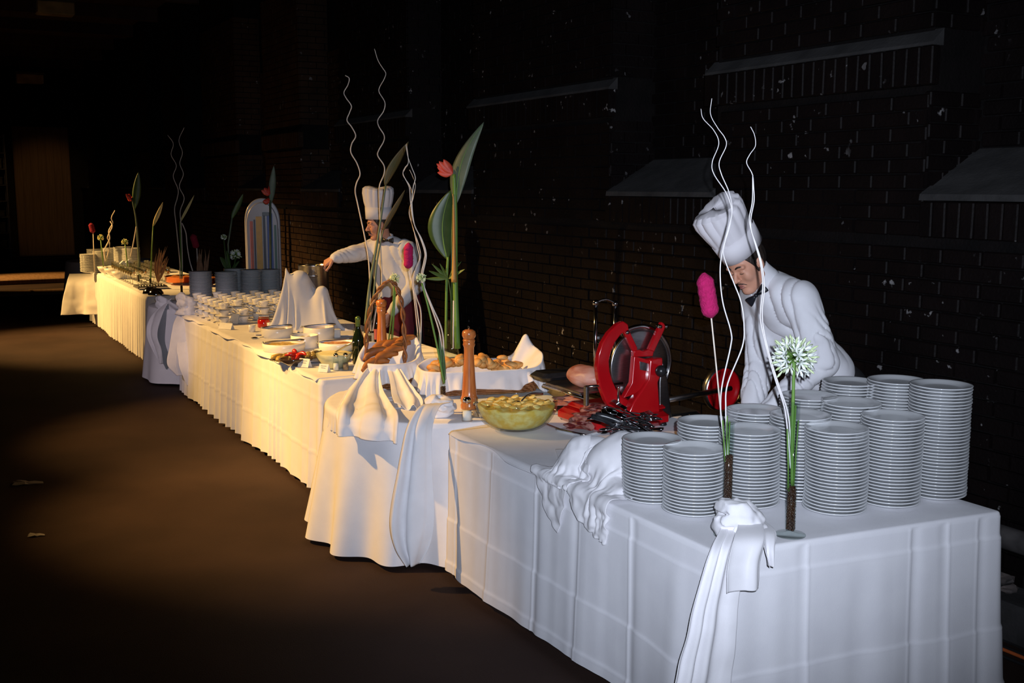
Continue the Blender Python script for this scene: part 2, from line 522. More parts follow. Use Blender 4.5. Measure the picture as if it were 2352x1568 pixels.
for a, b in NICHES:
    s = MB()
    v, f = prism([(a - .0, 1.885), (a, 1.92), (b, 1.92), (b, 1.885)], .035, .03)
    v = [(a, .035, 1.88), (b, .035, 1.88), (b, .03, 1.91), (a, .03, 1.91), (a, NB, 2.13), (b, NB, 2.13), (a, NB, 1.87), (b, NB, 1.87)]
    f = [(0, 1, 2, 3), (3, 2, 5, 4), (0, 6, 7, 1), (0, 3, 4, 6), (1, 7, 5, 2)]
    s.add(v, f)
    s.build('sill', sill_mat, wall_right, smooth=False)
for a, b in PIERS:
    v = [(a - .05, .055, 2.60), (b + .05, .055, 2.60), (b + .05, .05, 2.615), (a - .05, .05, 2.615), (a - .05, -.02, 2.68), (b + .05, -.02, 2.68),
         (a - .05, -.02, 2.60), (b + .05, -.02, 2.60)]
    f = [(0, 1, 2, 3), (3, 2, 5, 4), (0, 6, 7, 1), (0, 3, 4, 6), (1, 7, 5, 2)]
    mesh_obj('ledge_cap', v, f, sill_mat if a < 7 else mortar_mat, wall_right, smooth=False)

# bricks: (centre t, y, z, size t, y, z)
bricks = []
def course_rows(t0, t1, z0, z1, y, hide=None):
    k = 0; z = z0
    while z + .06 <= z1:
        t = t0 - (.108 if k % 2 else 0)
        while t < t1:
            a, b = max(t, t0), min(t + .207, t1)
            if b - a > .05:
                bricks.append(((a + b) / 2, y - .012 + random.uniform(-.003, .004), z + .0325, b - a, .045, .065))
            t += .218
        z += .0755; k += 1
def return_rows(t, z0, z1):
    k = 0; z = z0
    while z + .06 <= z1:
        y = 0.0; L = .207 if k % 2 else .10
        while y > NB + .02:
            a = max(y - L, NB)
            if y - a > .03: bricks.append((t + .008 + random.uniform(-.003, .003), (y + a) / 2, z + .0325, .045, y - a, .065))
            y = a - .011; L = .207
        z += .0755; k += 1
def soldiers(t0, t1, z, h, y):
    t = t0
    while t < t1 - .03:
        b = min(t + .066, t1)
        bricks.append(((t + b) / 2, y + random.uniform(-.003, .003), z + h / 2, b - t, .06, h)); t += .0765
TB = 16.0
course_rows(-1.2, TB, .0, 1.70, 0)
for a, b in NICHES:
    if a < TB:
        soldiers(max(a, -1.2), b, 1.705, .17, .005)
        course_rows(max(a, -1.2), b, 2.14, 4.2 if a < 6 else 3.6, NB)
for a, b in PIERS:
    if a < TB:
        course_rows(a, b, 1.71, 2.41, 0); soldiers(a - .05, b + .05, 2.42, .178, .022)
        course_rows(a, b, 2.69, 4.4, 0)
        return_rows(a, 1.95, 2.41); return_rows(a, 2.69, 4.4)
ranked = []
for i, q in enumerate(bricks):
    c = wl(q[0], q[1], q[2])
    if c.y < 1: continue
    x, y = px(c)
    area = max(q[3], q[4]) * q[5] / (c.length ** 2)
    vis = (0 < x < 2352 and 0 < y < 1568) and (y < 830 or x > 2310) and q[0] < 8.7 and not (1640 < x < 1960 and y > 450)
    ranked.append((area if vis else 0, i))
ranked.sort(reverse=True)
single = set(i for a, i in ranked[:290] if a > 0)
ub = mesh_obj('brick', *box(0, 0, 0, 1, 1, 1), brick_mat, wall_right, smooth=False)
# chamfered unit bricks, one mesh per kind of brick (shared by all of that size)
unit = {}
first = True
rest = MB(); rest_far = MB()
for i, q in enumerate(bricks):
    if i in single:
        key = (round(q[3], 2), round(q[4], 2), round(q[5], 2))
        if key not in unit:
            o_ = mesh_obj('brick', *box(0, 0, 0, key[0], key[1], key[2], .006), brick_mat, wall_right, smooth=False)
            unit[key] = o_.data
            o = o_
        else:
            o = bpy.data.objects.new('brick', unit[key]); o.parent = wall_right; coll.objects.link(o)
        o.location = q[:3]
        o.rotation_euler = (random.uniform(-.012, .012), random.uniform(-.01, .01), random.uniform(-.012, .012))
    else:
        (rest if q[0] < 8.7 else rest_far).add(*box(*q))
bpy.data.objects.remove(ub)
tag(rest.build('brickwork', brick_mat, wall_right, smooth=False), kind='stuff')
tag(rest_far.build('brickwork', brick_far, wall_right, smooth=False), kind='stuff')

# ceiling: boards and beams
ceiling = MB()
ceiling.add(*box(14, 9, CEIL + .1, 42, 22, .2))
ceil_o = ceiling.build('ceiling', ceil_mat, smooth=False, loc=W0, rz=WALL_RZ); tag(ceil_o, kind='structure')
for k in range(13):
    b = MB(); b.add(*box(4 + k * 2.4, 9, CEIL - .11, .18, 20, .22))
    b.build('beam', ceil_mat, ceil_o, smooth=False)
lamp_white = mat('fluorescent_diffuser_off', (.6, .57, .5), .6, col2=(.30, .29, .26), scale=3)
lamp_body = mat('lamp_housing_grey', (.10, .10, .10), .5)
for (xx, yy, lz) in ((126, 24, 4.9), (68, 184, 4.45)):
    p = at(xx, yy, lz)
    t = empty('ceiling_light', p, WALL_RZ, 'unlit white box lamp under the dark ceiling', 'ceiling light', 'unlit ceiling lamps')
    MB().add(*box(0, 0, .16, .34, .64, .05, .01)).build('housing', lamp_body, t, smooth=False)
    MB().add(*box(0, 0, .03, .3, .60, .22, .02)).build('diffuser', lamp_white, t, smooth=False)
    [MB().add(*tube([(0, j * .7, .16), (0, j * .7, CEIL - lz)], .008)).build('hanger', lamp_body, t) for j in (-.3, .3)]

# back wall and the tall board leaning there
pb = at(110, 590, 0)
tb = (pb - W0).dot(wd)
yb = (pb - W0).dot(wi)
back = MB().add(*box(tb + .35, 9, 2.6, .4, 20, 5.2)).build('wall_back', backwall_mat, smooth=False, loc=W0, rz=WALL_RZ)
tag(back, kind='structure')
door_mat = mat('tan_wooden_board', (.30, .19, .13), .7, col2=(.22, .135, .09), scale=5, stretch=(1, 14, .4))
door = MB().add(*box(tb + .08, yb, 1.78, .10, 1.42, 3.5, .01)).build('door_1', door_mat, smooth=False, loc=W0, rz=WALL_RZ)
tag(door, kind='structure')
for k in range(7):
    MB().add(*box(tb + .025, yb - .60 + k * .2, 1.78, .02, .185, 3.44, .006)).build('plank', door_mat, door, smooth=False)
# storage rack with crates left of it
rack_mat = mat('rack_metal', (.16, .15, .17), .35, .8, col2=(.10, .10, .12), scale=12)
crate_mat = mat('bluish_crate', (.10, .10, .13), .5, col2=(.05, .05, .07), scale=4)
crate_mat2 = mat('pale_crate', (.26, .25, .26), .5, col2=(.15, .15, .16), scale=6)
yr = yb + 1.75
rk = empty('storage_rack', wl(tb - .25, yr, 0), WALL_RZ, 'dark metal storage rack against the back wall beside the tall board', 'rack')
for sx in (-.22, .22):
    for sy in (-.8, .8):
        MB().add(*box(sx, sy, 1.65, .05, .05, 3.3, .008)).build('upright', rack_mat, rk, smooth=False)
for k in range(8):
    MB().add(*box(0, 0, .28 + k * .42, .5, 1.66, .035, .006)).build('shelf', rack_mat, rk, smooth=False)
cr = None; n = 0
for k in range(8):
    for j in range(3):
        if (k * 3 + j) % 5 == 4: continue
        h = (.20, .27, .16, .3)[(k + 2 * j) % 4]
        m_ = crate_mat2 if (k * 7 + j * 3) % 5 == 0 else crate_mat
        e = empty('crate', wl(tb - .25, yr, 0) + wd * 0 + wi * (-.5 + j * .5) + Vector((0, 0, .2975 + k * .42)), WALL_RZ,
                  ('pale' if m_ is crate_mat2 else 'dark bluish') + ' plastic crate on the far storage rack', 'crate', 'crates on the far rack')
        body = MB(); body.add(*box(0, 0, h / 2, .40, .42, h, .015)); body.build('body', m_, e, smooth=False)
        MB().add(*box(0, 0, h - .02, .43, .45, .03, .006)).build('rim', m_, e, smooth=False)
# low steps far along the aisle
step_mat = mat('tan_step_boards', (.30, .17, .09), .7, col2=(.22, .12, .06), scale=3, stretch=(1, 8, 1))
q1 = at(75, 652, 0); t1 = (q1 - W0).dot(wd); y1 = (q1 - W0).dot(wi)
q2 = at(75, 678, 0); t2 = (q2 - W0).dot(wd); y2 = (q2 - W0).dot(wi)
stp = empty('stage_step', wl(t1 + 1.0, 4.7, 0), WALL_RZ, 'low tan wooden platform step across the far aisle', 'step')
MB().add(*box(0, 0, .05, 2.0, 7.4, .10, .012)).build('tread', step_mat, stp, smooth=False)
MB().add(*box(-1.01, 0, .045, .02, 7.4, .09, .004)).build('riser', step_mat, stp, smooth=False)
stp = empty('stage_step', wl(t2 + .35, 4.9, 0), WALL_RZ, 'narrow tan wooden plank lying in front of the far platform step', 'plank')
MB().add(*box(0, 0, .02, .7, 7.4, .04, .008)).build('board', step_mat, stp, smooth=False)
[MB().add(*box(0, j, .045, .66, .05, .012, .003)).build('batten', step_mat, stp, smooth=False) for j in (-2.5, 2.5)]

# pipe and cables along the foot of the wall
pipe_mat = mat('sooty_pipe', (.05, .046, .045), .5, col2=(.09, .082, .08), scale=10, bump=.3)
pipe = empty('wall_pipe', wl(.0, .1, 0), WALL_RZ, 'sooty grey pipe running low along the brick wall behind the table', 'pipe')
MB().add(*tube([(x, 0, .40) for x in np.linspace(-1.6, 6, 24)], .052, 14)).build('pipe_run', pipe_mat, pipe)
for x in (-.8, .4, 2.4, 4.4):
    MB().add(*lathe([(.060, -.02), (.064, -.015), (.064, .015), (.060, .02)], 16), M=Matrix.Translation((x, 0, .40)) @ Matrix.Rotation(math.pi / 2, 4, 'Y')).add(*box(x, -.05, .40, .03, .10, .03)).build('bracket', pipe_mat, pipe)
kerb = MB().add(*box(4, .16, .09, 11, .24, .18, .02)).build('wall_kerb', sill_mat, loc=W0, rz=WALL_RZ, smooth=False)
tag(kerb, kind='structure'); kerb.name = 'trim_1'
rub = mat('rubble', (.14, .11, .10), .8, col2=(.05, .045, .045), scale=8, bump=.4)
for i in range(9):
    c = wl(-.25 + i * .09, .14 + .04 * math.sin(i * 2.1), .185)
    r = .018 + .012 * ((i * 7) % 3)
    v, f = sphere((0, 0, r * .6), r, 8, 5, (1.4, 1, .6))
    v = [tuple(np.array(p) * (1 + .25 * float(vnoise(np.array(p) + i, 60)))) for p in v]
    o = mesh_obj('rubble_chip', v, f, rub, loc=c, smooth=False)
    tag(o, 'broken brick chip lying on the kerb at the foot of the wall', 'rubble', 'chips on the kerb')
cab_o = mat('orange_cable', (.55, .12, .03), .5); cab_k = mat('black_cable', (.012, .012, .013), .5)
for k, (m_, lab, dy) in enumerate(((cab_o, 'thin orange cable on the floor by the wall kerb', .36), (cab_k, 'black cable on the floor next to the orange one', .41), (cab_k, 'black cable on the floor against the wall kerb', .31))):
    pts = [wl(t, dy + .015 * math.sin(t * 3 + k), .0085) for t in np.linspace(-1.6, 4, 50)]
    o = MB().add(*tube(pts, .008, 6)).build('cable', m_); tag(o, lab, 'cable')
# scraps on the floor
pap = mat('paper_scrap', (.35, .32, .31), .9)
for (x, y, s, lab) in ((58, 1110, .075, 'flat crumpled paper scrap on the dark floor'), (80, 1230, .035, 'tiny pale scrap lying alone on the dark floor')):
    c = at(x, y, .003)
    n = 14; v = []
    for i in range(n):
        a = 2 * math.pi * i / n; r = s * (1 + .35 * math.sin(3 * a + 1) + .15 * math.sin(7 * a))
        v.append((r * 1.25 * math.cos(a), r * .7 * math.sin(a), .002 + .004 * (i % 3)))
    v.append((0, 0, .012))
    o = mesh_obj('paper_scrap', v, [(i, (i + 1) % n, n) for i in range(n)], pap, loc=c, smooth=False)
    tag(o, lab, 'paper')

# ================================================================== tables and their cloths
TZ = .752                                     # top of the cloth
td = Vector((-.4815, .8764, 0)); tn = Vector((.8764, .4815, 0))   # along the row (away), across (to the wall)
A0 = Vector((.678, 3.425, 0)); A1 = Vector((1.824, 3.888, 0)); ALEN = 2.06
B0 = Vector((-1.19, 6.62, 0)); B1 = Vector((-3.14, 10.17, 0)); WID = 1.2
C0 = Vector((-3.99, 11.75, 0)); C1 = Vector((-6.05, 15.5, 0))
R1, R1r = Vector((-.40, 6.03, 0)), .645
R2, R2r = Vector((-3.07, 11.06, 0)), .64
R3, R3r = Vector((-6.55, 17.6, 0)), .66
ply = mat('table_plywood', (.32, .22, .13), .7)
tleg = mat('table_leg_steel', (.2, .2, .21), .4, .8)
def trestle(a, b, width, label):
    L = (b - a).length; c = (a + b) / 2
    ang = math.atan2((b - a).y, (b - a).x)
    c2 = c + tn * (width / 2)
    t = empty('folding_table', c2, ang, label, 'table')
    MB().add(*box(0, 0, TZ - .022, L - .03, width - .03, .03, .005)).build('tabletop', ply, t, smooth=False)
    for i in (-1, 1):
        for j in (-1, 1):
            MB().add(*tube([(i * (L / 2 - .15), j * (width / 2 - .12), 0), (i * (L / 2 - .15), j * (width / 2 - .12), TZ - .037)], .015, 8)).build('leg', tleg, t)
def round_base(c, r, label):
    t = empty('round_table', c, 0, label, 'table')
    MB().add(*lathe([(r - .02, TZ - .037), (r - .015, TZ - .03), (r - .015, TZ - .012), (r - .02, TZ - .007)], 40)).build('tabletop', ply, t, smooth=False)
    MB().add(*lathe([(.28, 0), (.28, .02), (.05, .05), (.035, .1), (.035, TZ - .04)], 20)).build('pedestal', tleg, t)
trestle(A0, A0 + td * ALEN, (A1 - A0).dot(tn), 'trestle table under the cloth that carries the red slicer')
trestle(B0, B1, WID, 'trestle table under the pleated cloth behind the bread baskets')
trestle(C0, C1, 1.1, 'trestle table under the pleated cloth that carries the glasses')
round_base(R1, R1r, 'round table under the cloth that carries the bread baskets')
round_base(R2, R2r, 'round table under the shaded grey cloth past the coffee cups')
round_base(R3, R3r, 'round table under the shaded cloth past the glasses')

def outline_poly(poly, rad, fine, step, step_c):
    """rounded polygon, returns points, normals, arclength; fine: set of edge indices to sample finely"""
    n = len(poly); P = []
    for i in range(n):
        p0, p1, p2 = poly[i - 1], poly[i], poly[(i + 1) % n]
        a = (p0 - p1).normalized(); b = (p2 - p1).normalized()
        s, e = p1 + a * rad, p1 + b * rad
        for u in np.linspace(0, 1, 7): P.append((s * (1 - u) ** 2 + p1 * 2 * u * (1 - u) + e * u * u))
        q = p2 + (p1 - p2).normalized() * rad
        L = (q - e).length; m = max(2, int(L / (step if i in fine else step_c)))
        for u in np.linspace(0, 1, m + 1)[1:-1]: P.append(e * (1 - u) + q * u)
    return np.array([(p.x, p.y) for p in P])
def outline_circle(c, r, step):
    n = int(2 * math.pi * r / step); a = np.linspace(0, 2 * math.pi, n, endpoint=False)
    return np.stack([c.x + r * np.cos(a), c.y + r * np.sin(a)], 1)
def skirt_cloth(name, O, disp, hem, rows, label, group=None, top_inset=10, edge=.012):
    n = len(O)
    T = np.roll(O, -1, 0) - np.roll(O, 1, 0); T /= np.linalg.norm(T, axis=1)[:, None]
    N = np.stack([T[:, 1], -T[:, 0]], 1)
    c = O.mean(0)
    if ((O - c) * N).sum() < 0: N = -N
    seg = np.linalg.norm(np.roll(O, -1, 0) - O, axis=1); S = np.concatenate([[0], np.cumsum(seg)[:-1]])
    rings = []
    for k in range(top_inset):                   # flat top from the centre outwards
        u = (k + .4) / top_inset
        Q = c + (O - N * edge - c) * u
        P3 = np.concatenate([Q, np.full((n, 1), TZ)], 1)
        P3[:, 2] += .0012 * vnoise(P3, 9) * min(1, k)
        rings.append(P3)
    for a in np.linspace(0, math.pi / 2, 5):      # rounded edge
        Q = O + N * (edge * (math.sin(a) - 1))
        rings.append(np.concatenate([Q, np.full((n, 1), TZ - edge * (1 - math.cos(a)))], 1))
    H = TZ - edge - hem
    for k in range(1, rows + 1):
        v = k / rows; dn, dz = disp(S, v, H * v, O)
        Q = O + N * dn[:, None]
        rings.append(np.concatenate([Q, (TZ - edge - H * v + dz * v)[:, None]], 1))
    V = np.concatenate(rings); nr = len(rings)
    f = []
    for r in range(nr - 1):
        for i in range(n):
            j = (i + 1) % n
            f.append((r * n + i, r * n + j, (r + 1) * n + j, (r + 1) * n + i))
    f.append(tuple(range(n)))
    o = mesh_obj(name, V, f, linen)
    return tag(o, label, 'tablecloth', group)
def n1(s, sc, ph=0.0): return vnoise(np.stack([np.asarray(s) * sc + ph, np.full(len(s), ph * 1.7 + .3), np.full(len(s), .7)], 1))

# near table: sharp press creases, broad soft waves
polyA = [A0, A0 + td * ALEN, A1 + td * 2.42, A1]
OA = outline_poly(polyA, .022, {0, 3}, .0065, .03)
def nearest_s(O, p):
    i = int(np.argmin(((O - np.array([p.x, p.y])) ** 2).sum(1)))
    seg = np.linalg.norm(np.roll(O, -1, 0) - O, axis=1); S = np.concatenate([[0], np.cumsum(seg)[:-1]])
    return S[i]
creA = [nearest_s(OA, at(x, y, TZ)) for x, y in ((1010, 1000), (1092, 1040), (1200, 1085), (1318, 1130), (1440, 1180), (1862, 1242), (2098, 1208), (2190, 1195), (2255, 1186))]
def dispA(S, v, dz, O):
    d = .010 + .05 * v ** 1.4 * (.5 + .6 * n1(S, 2.3, 3)) + .022 * v * n1(S, 5.0, 8) + .004 * n1(S, 14, 5) * min(1, v * 4)
    for i, s in enumerate(creA):
        q = (S - s); d = d + .0028 * np.exp(-(q / .006) ** 2) - .004 * np.exp(-((q - .022 * (1 if i % 2 else -1)) / .022) ** 2) + (.012 if i % 2 else -.010) * v * np.exp(-(q / .06) ** 2)
    for h0 in (.088, .44, .66): d = d + .0022 * np.exp(-((dz - h0) / .006) ** 2) + (.0025 * np.tanh((dz - h0) / .01))
    return d, .018 * n1(S, 4, 1) + .01
skirt_cloth('tablecloth', OA, dispA, .035, 112, 'white tablecloth with sharp press creases under the plate stacks and slicer')
# long middle table: soft vertical pleats
polyB = [B0, B1, B1 + tn * WID, B0 + tn * WID]
OB = outline_poly(polyB, .03, {0, 3}, .010, .04)
def pleats(S, lam, ph=0.0):
    w = S / lam + .9 * n1(S, 1.3 / lam * .35, ph)
    a = np.abs(np.sin(math.pi * w)); return 1 - a ** .7
def dispB(S, v, dz, O):
    p = pleats(S, .17, 2.0)
    d = .008 + .060 * v ** .7 * (.25 + .75 * np.clip(n1(S, 2.1, 4) + .5, 0, 1)) * p + .05 * v ** 1.3 * (.4 + .5 * n1(S, 1.9, 9))
    d = d + .003 * np.exp(-((dz - .12) / .008) ** 2) + .003 * np.exp(-((dz - .47) / .008) ** 2)
    return d, .02 * n1(S, 3, 6)
skirt_cloth('tablecloth', OB, dispB, .03, 56, 'warm-lit white tablecloth hanging in soft pleats under the coffee cups')
polyC = [C0, C1, C1 + tn * 1.1, C0 + tn * 1.1]
OC = outline_poly(polyC, .03, {0, 3}, .014, .05)
def dispC(S, v, dz, O):
    p = pleats(S, .13, 5.0)
    return .008 + .06 * v ** .6 * (.4 + .6 * np.clip(n1(S, 1.7, 1) + .5, 0, 1)) * p + .03 * v * n1(S, 1.2, 7), .02 * n1(S, 2, 6)
skirt_cloth('tablecloth', OC, dispC, .03, 40, 'yellow-lit white tablecloth in tight pleats under the far glasses')
def round_disp(nf, amp, seed):
    def d(S, v, dz, O):
        L = S[-1] + (S[1] - S[0])
        w = S / L * nf + .5 * n1(S, 1.1, seed)
        return .006 + v ** 1.1 * (.05 + amp * (.5 + .5 * np.cos(2 * math.pi * w)) * (.7 + .5 * n1(S, 1.6, seed + 2))), .012 * n1(S, 2, seed)
    return d
skirt_cloth('round_tablecloth', outline_circle(R1, R1r, .012), round_disp(13, .10, 3), .028, 70, 'white round tablecloth falling in deep folds under the bread baskets')
skirt_cloth('round_tablecloth', outline_circle(R2, R2r, .02), round_disp(9, .05, 6), .03, 40, 'shaded grey-white round tablecloth past the coffee cups, with stacked plates on it')
skirt_cloth('round_tablecloth', outline_circle(R3, R3r, .03), round_disp(9, .05, 8), .03, 30, 'dim round tablecloth at the far end of the row')

# thin top cloths whose wavy edge overhangs the aisle side
def runner(name, p0, length, width, label, seed):
    nu, nw = int(length / .02), 26
    V = []
    for i in range(nu):
        t = length * i / (nu - 1)
        over = .016 + .012 * math.sin(t * 5 + seed) + .008 * math.sin(t * 13 + seed * 2)
        for j in range(nw):
            w = -over + (width + over) * (j / (nw - 1)) ** 1.6
            z = TZ + .003
            if w < .012:
                k = min(1, max(0, (.012 - w) / .03)); z = TZ + .003 + .002 * (1 - k) - .016 * k * k
            P = p0 + td * t + tn * w
            z += .002 * max(0, float(vnoise(np.array([P.x, P.y, seed]), 7)))
            V.append((P.x, P.y, z))
    o = mesh_obj(name, V, grid_faces(nu, nw), linen2); solidify(o, .0025, 1)
    return tag(o, label, 'table runner')
runner('table_runner', A0 + td * .95, 1.08, .5, 'white top cloth under the salad bowl, its wavy edge over the table side', 1.0)
runner('table_runner', B0 + td * .05, 3.9, .62, 'long white top cloth under the white dishes with a wavy overhanging edge', 2.0)
# ================================================================== plates
PITCHP = .0124
plate_prof = [(.0, .0055), (.058, .0055), (.066, .002), (.070, .002), (.074, .006), (.092, .0125), (.108, .0165), (.1145, .0185), (.1155, .0205), (.1145, .0225), (.1095, .0215), (.092, .0175), (.076, .0105), (.060, .0095), (.0, .0095)]
pv, pf = lathe(plate_prof, 40, cap=False)
plate_me = bpy.data.meshes.new('plate'); plate_me.from_pydata(pv, [], pf); plate_me.update()
plate_me.polygons.foreach_set('use_smooth', [True] * len(plate_me.polygons)); plate_me.materials.append(china)
pv2, pf2 = lathe([(.0, .004), (.070, .003), (.094, .0125), (.1145, .018), (.1155, .0205), (.1145, .0225), (.092, .017), (.06, .0095), (.0, .0095)], 20, cap=False)
STACKS = [  # x, y, plates, hidden at the bottom, label
    (1.196, 3.888, 25, 0, 'white china plate in the stack beside the agapanthus vase, by the table end'),
    (1.431, 3.983, 27, 0, 'white china plate in the middle stack of the three along the table end'),
    (1.649, 4.088, 35, 0, 'white china plate in the tallest stack, at the wall-side table corner'),
    (.671, 3.872, 19, 0, 'white china plate in the low stack nearest the knotted cloth on the corner vase'),
    (.894, 3.971, 23, 0, 'white china plate in the stack between the two narrow glass vases'),
    (1.105, 4.060, 26, 9, 'white china plate in the stack right behind the agapanthus flower stem'),
    (1.330, 4.170, 28, 12, 'white china plate in the middle row stack, short of the tall back stack'),
    (1.560, 4.330, 33, 12, 'white china plate in the middle row stack at the wall side'),
    (.538, 4.029, 19, 0, 'white china plate in the low stack beside the crumpled white napkins'),
    (.757, 4.110, 23, 8, 'white china plate in the back row stack behind the cutlery napkins'),
    (.968, 4.210, 25, 12, 'white china plate in the back row stack standing before the slicer flywheel'),
    (1.205, 4.310, 28, 14, 'white china plate in the back row stack in front of the chef forearm'),
    (1.405, 4.425, 31, 14, 'white china plate in the back row stack touching the chef elbow side'),
]
rest_p = MB()
for si, (x, y, n, hid, lab) in enumerate(STACKS):
    ax, ay = random.uniform(-.006, .006), random.uniform(-.004, .004)
    for k in range(n):
        jx = ax * math.sin(k / n * 4 + si) + random.uniform(-.0013, .0013); jy = ay * math.sin(k / n * 5 + si) + random.uniform(-.0013, .0013)
        p = (x + jx, y + jy, TZ + .0005 + k * PITCHP)
        if k < hid:
            rest_p.add(pv2, pf2, Matrix.Translation(p))
        else:
            o = bpy.data.objects.new('dinner_plate', plate_me); o.location = p
            o.rotation_euler = (random.uniform(-.003, .003), random.uniform(-.003, .003), random.uniform(0, 6))
            coll.objects.link(o); tag(o, lab, 'plate', 'dinner plates stacked at the table end')
# the plates of the far stacks join the rest
def far_stack(p, n, r=1.0):
    for k in range(n):
        rest_p.add(pv2, pf2, Matrix.Translation((p[0] + random.uniform(-.002, .002), p[1] + random.uniform(-.002, .002), p[2] + k * PITCHP)) @ Matrix.Scale(r, 4))
R2S = [(-3.13, 10.84), (-2.90, 10.95), (-2.67, 11.06), (-2.53, 11.26), (-2.88, 11.22)]
for i, (x, y) in enumerate(R2S): far_stack((x, y, TZ + .001), 27 - (i % 2), .98)
cfar = [(258, 624, 26), (284, 626, 28), (303, 627, 27), (236, 625, 23), (206, 626, 20), (222, 622, 24)]
for (x, y, n) in cfar:
    p = at(x, y, TZ + .001); far_stack((p.x, p.y, p.z), n, 1.05)
tag(rest_p.build('plates', china), 'more white china plates low in the back stacks and stacked on the far tables', 'plates', kind='stuff')

# ================================================================== vases, wires, flowers
def wire(pts, Y, r0, r1, m, parent, name='wire', wob=.0, n=None):
    P = [pt(p[0], p[1], Y + (p[2] if len(p) > 2 else 0) + wob * math.sin(i * 1.9)) for i, p in enumerate(pts)]
    S = spline(P, n or len(P) * 6)
    return MB().add(*tube(S - np.array(tuple(parent.location)), np.linspace(r0, r1, len(S)), 7)).build(name, m, parent)
def bean_fill(c, r, h, parent, z0=.02):
    n = int(h / .006); b = MB()
    b.add(*lathe([(r * .8, z0), (r * .82, z0 + h)], 12))
    for i in range(n):
        for k in range(6):
            a = k * math.pi / 3 + i * .55 + random.uniform(-.2, .2)
            b.add(*sphere((r * .78 * math.cos(a), r * .78 * math.sin(a), z0 + i * .006 + random.uniform(0, .004)), .0052, 6, 4, (1, 1, .75)))
    o = b.build('coffee_beans', beans, parent); tag(o, kind='stuff'); return o
def vase(name, base, r, h, fill, label, foot=.052, group=None):
    t = empty(name, base, 0, label, 'vase', group)
    b = MB()
    b.add(*lathe([(.0, .0), (foot, .0), (foot + .001, .002), (foot, .004), (foot * .5, .006), (r * .7, .012), (r, .026), (r, h), (r - .0012, h + .0006), (r - .0024, h), (r - .0024, .028), (r * .5, .018), (0, .017)], 28, cap=False))
    b.build('glass_tube', glass, t)
    bean_fill(base, r - .003, fill, t)
    return t
def cattail(top, bot, r, parent, m=magenta):
    a = Vector(top); b = Vector(bot); n = 22; ax = (b - a); L = ax.length
    S = [a + ax * (i / (n - 1)) for i in range(n)]
    R = [r * min(1, math.sin(math.pi * min(.5, (.02 + i / (n - 1)) * 2.2)) * 1.0) * (1 + .03 * math.sin(i * 1.7)) if i < n / 2 else r * min(1, math.sin(math.pi * min(.5, (1.02 - i / (n - 1)) * 2.8)) + .0) for i in range(n)]
    R = [max(x, r * .12) for x in R]
    loc = parent.location
    v, f = tube([p - loc for p in S], R, 16)
    V = np.array(v); V += (vnoise(V + 3, 150) * .0018)[:, None]
    return mesh_obj('dyed_cattail_head', V, f, m, parent)
def agapanthus(c, r, parent, seed=0, n=70, name='flower_head', sc=1.0, m_out=None, ctr=None):
    rs = random.Random(seed)
    pw = mat('petal_white', (.82, .85, .84), .5, col2=(.74, .80, .70), scale=20)
    pg = mat('bud_green', (.50, .62, .30), .5, col2=(.66, .74, .50), scale=20)
    loc = Vector(c) - parent.location
    open_m = MB(); bud = MB(); ped = MB()
    for i in range(n):
        z = 1 - 2 * (i + .5) / n; a = i * 2.39996; s = math.sqrt(max(0, 1 - z * z))
        d = Vector((s * math.cos(a), s * math.sin(a), z + .12)).normalized()
        if d.z < -.75: continue
        rr = r * rs.uniform(.72, 1.0); base = loc; tip = loc + d * rr * .62
        ped.add(*tube([base, base + d * rr * .35, tip], [.0011 * sc] * 3, 4))
        q = d.to_track_quat('Z', 'Y').to_matrix().to_4x4()
        if (i * 7) % 3 != 0 :
            L = rr * .40; M = Matrix.Translation(tip) @ q
            prof = [(.0012 * sc, 0), (.0034 * sc, L * .35), (.0045 * sc, L * .7), (.0016 * sc, L)]
            bud.add(*lathe(prof, 6), M=M)
        else:
            for k in range(6):
                e = Matrix.Rotation(k * math.pi / 3, 4, 'Z') @ Matrix.Rotation(math.radians(52), 4, 'Y')
                L = r * .36
                v = [(0, -.0015 * sc, 0), (0, .0015 * sc, 0), (.001, -.005 * sc, L * .6), (.001, .005 * sc, L * .6), (-.002, 0, L)]
                open_m.add(v, [(0, 1, 3, 2), (2, 3, 4)], Matrix.Translation(tip) @ q @ e)
    ped.build('pedicels', stem_green, parent)
    ob = open_m.build('florets', m_out or pw, parent); solidify(ob, .0008)
    tag(ob, kind='stuff'); tag(bud.build('buds', pg, parent), kind='stuff')
def flower_thing(label, cat, base, group=None, name='flower'):
    return empty(name, base, 0, label, cat, group)

# --- vase on the table end with the white agapanthus
bV2 = at(1815, 1228, TZ + .0005); Y2 = bV2.y
vase('bud_vase', bV2, .0175, .47, .155, 'tall narrow footed glass vase of dark beans holding the white agapanthus')
f = flower_thing('white agapanthus flower ball on a green stalk in the footed vase', 'flower', bV2 + Vector((0, 0, .18)), name='agapanthus')
cF = pt(1824, 822, Y2)
MB().add(*tube(spline([Vector((0, 0, 0)), pt(1820, 1000, Y2) - f.location, cF - f.location - Vector((0, 0, .0))], 16), [.0062] * 12 + [.0055] * 4, 10)).build('stalk', stem_green, f)
agapanthus(cF, .092, f, 3, 92)
g = flower_thing('bundle of short green stems in the footed vase beside the agapanthus stalk', 'stems', bV2 + Vector((0, 0, .17)), name='grass_sprig')
for i, (x0, y0, x1, y1) in enumerate(((1812, 1128, 1808, 985), (1818, 1130, 1828, 930), (1822, 1128, 1834, 965), (1809, 1125, 1815, 955))):
    MB().add(*tube([pt(x0, y0, Y2 - .004 + .003 * i) - g.location, pt(x1, y1, Y2 + .004 * (i - 1.5)) - g.location], .0026, 6)).build('stem', stem_green, g)
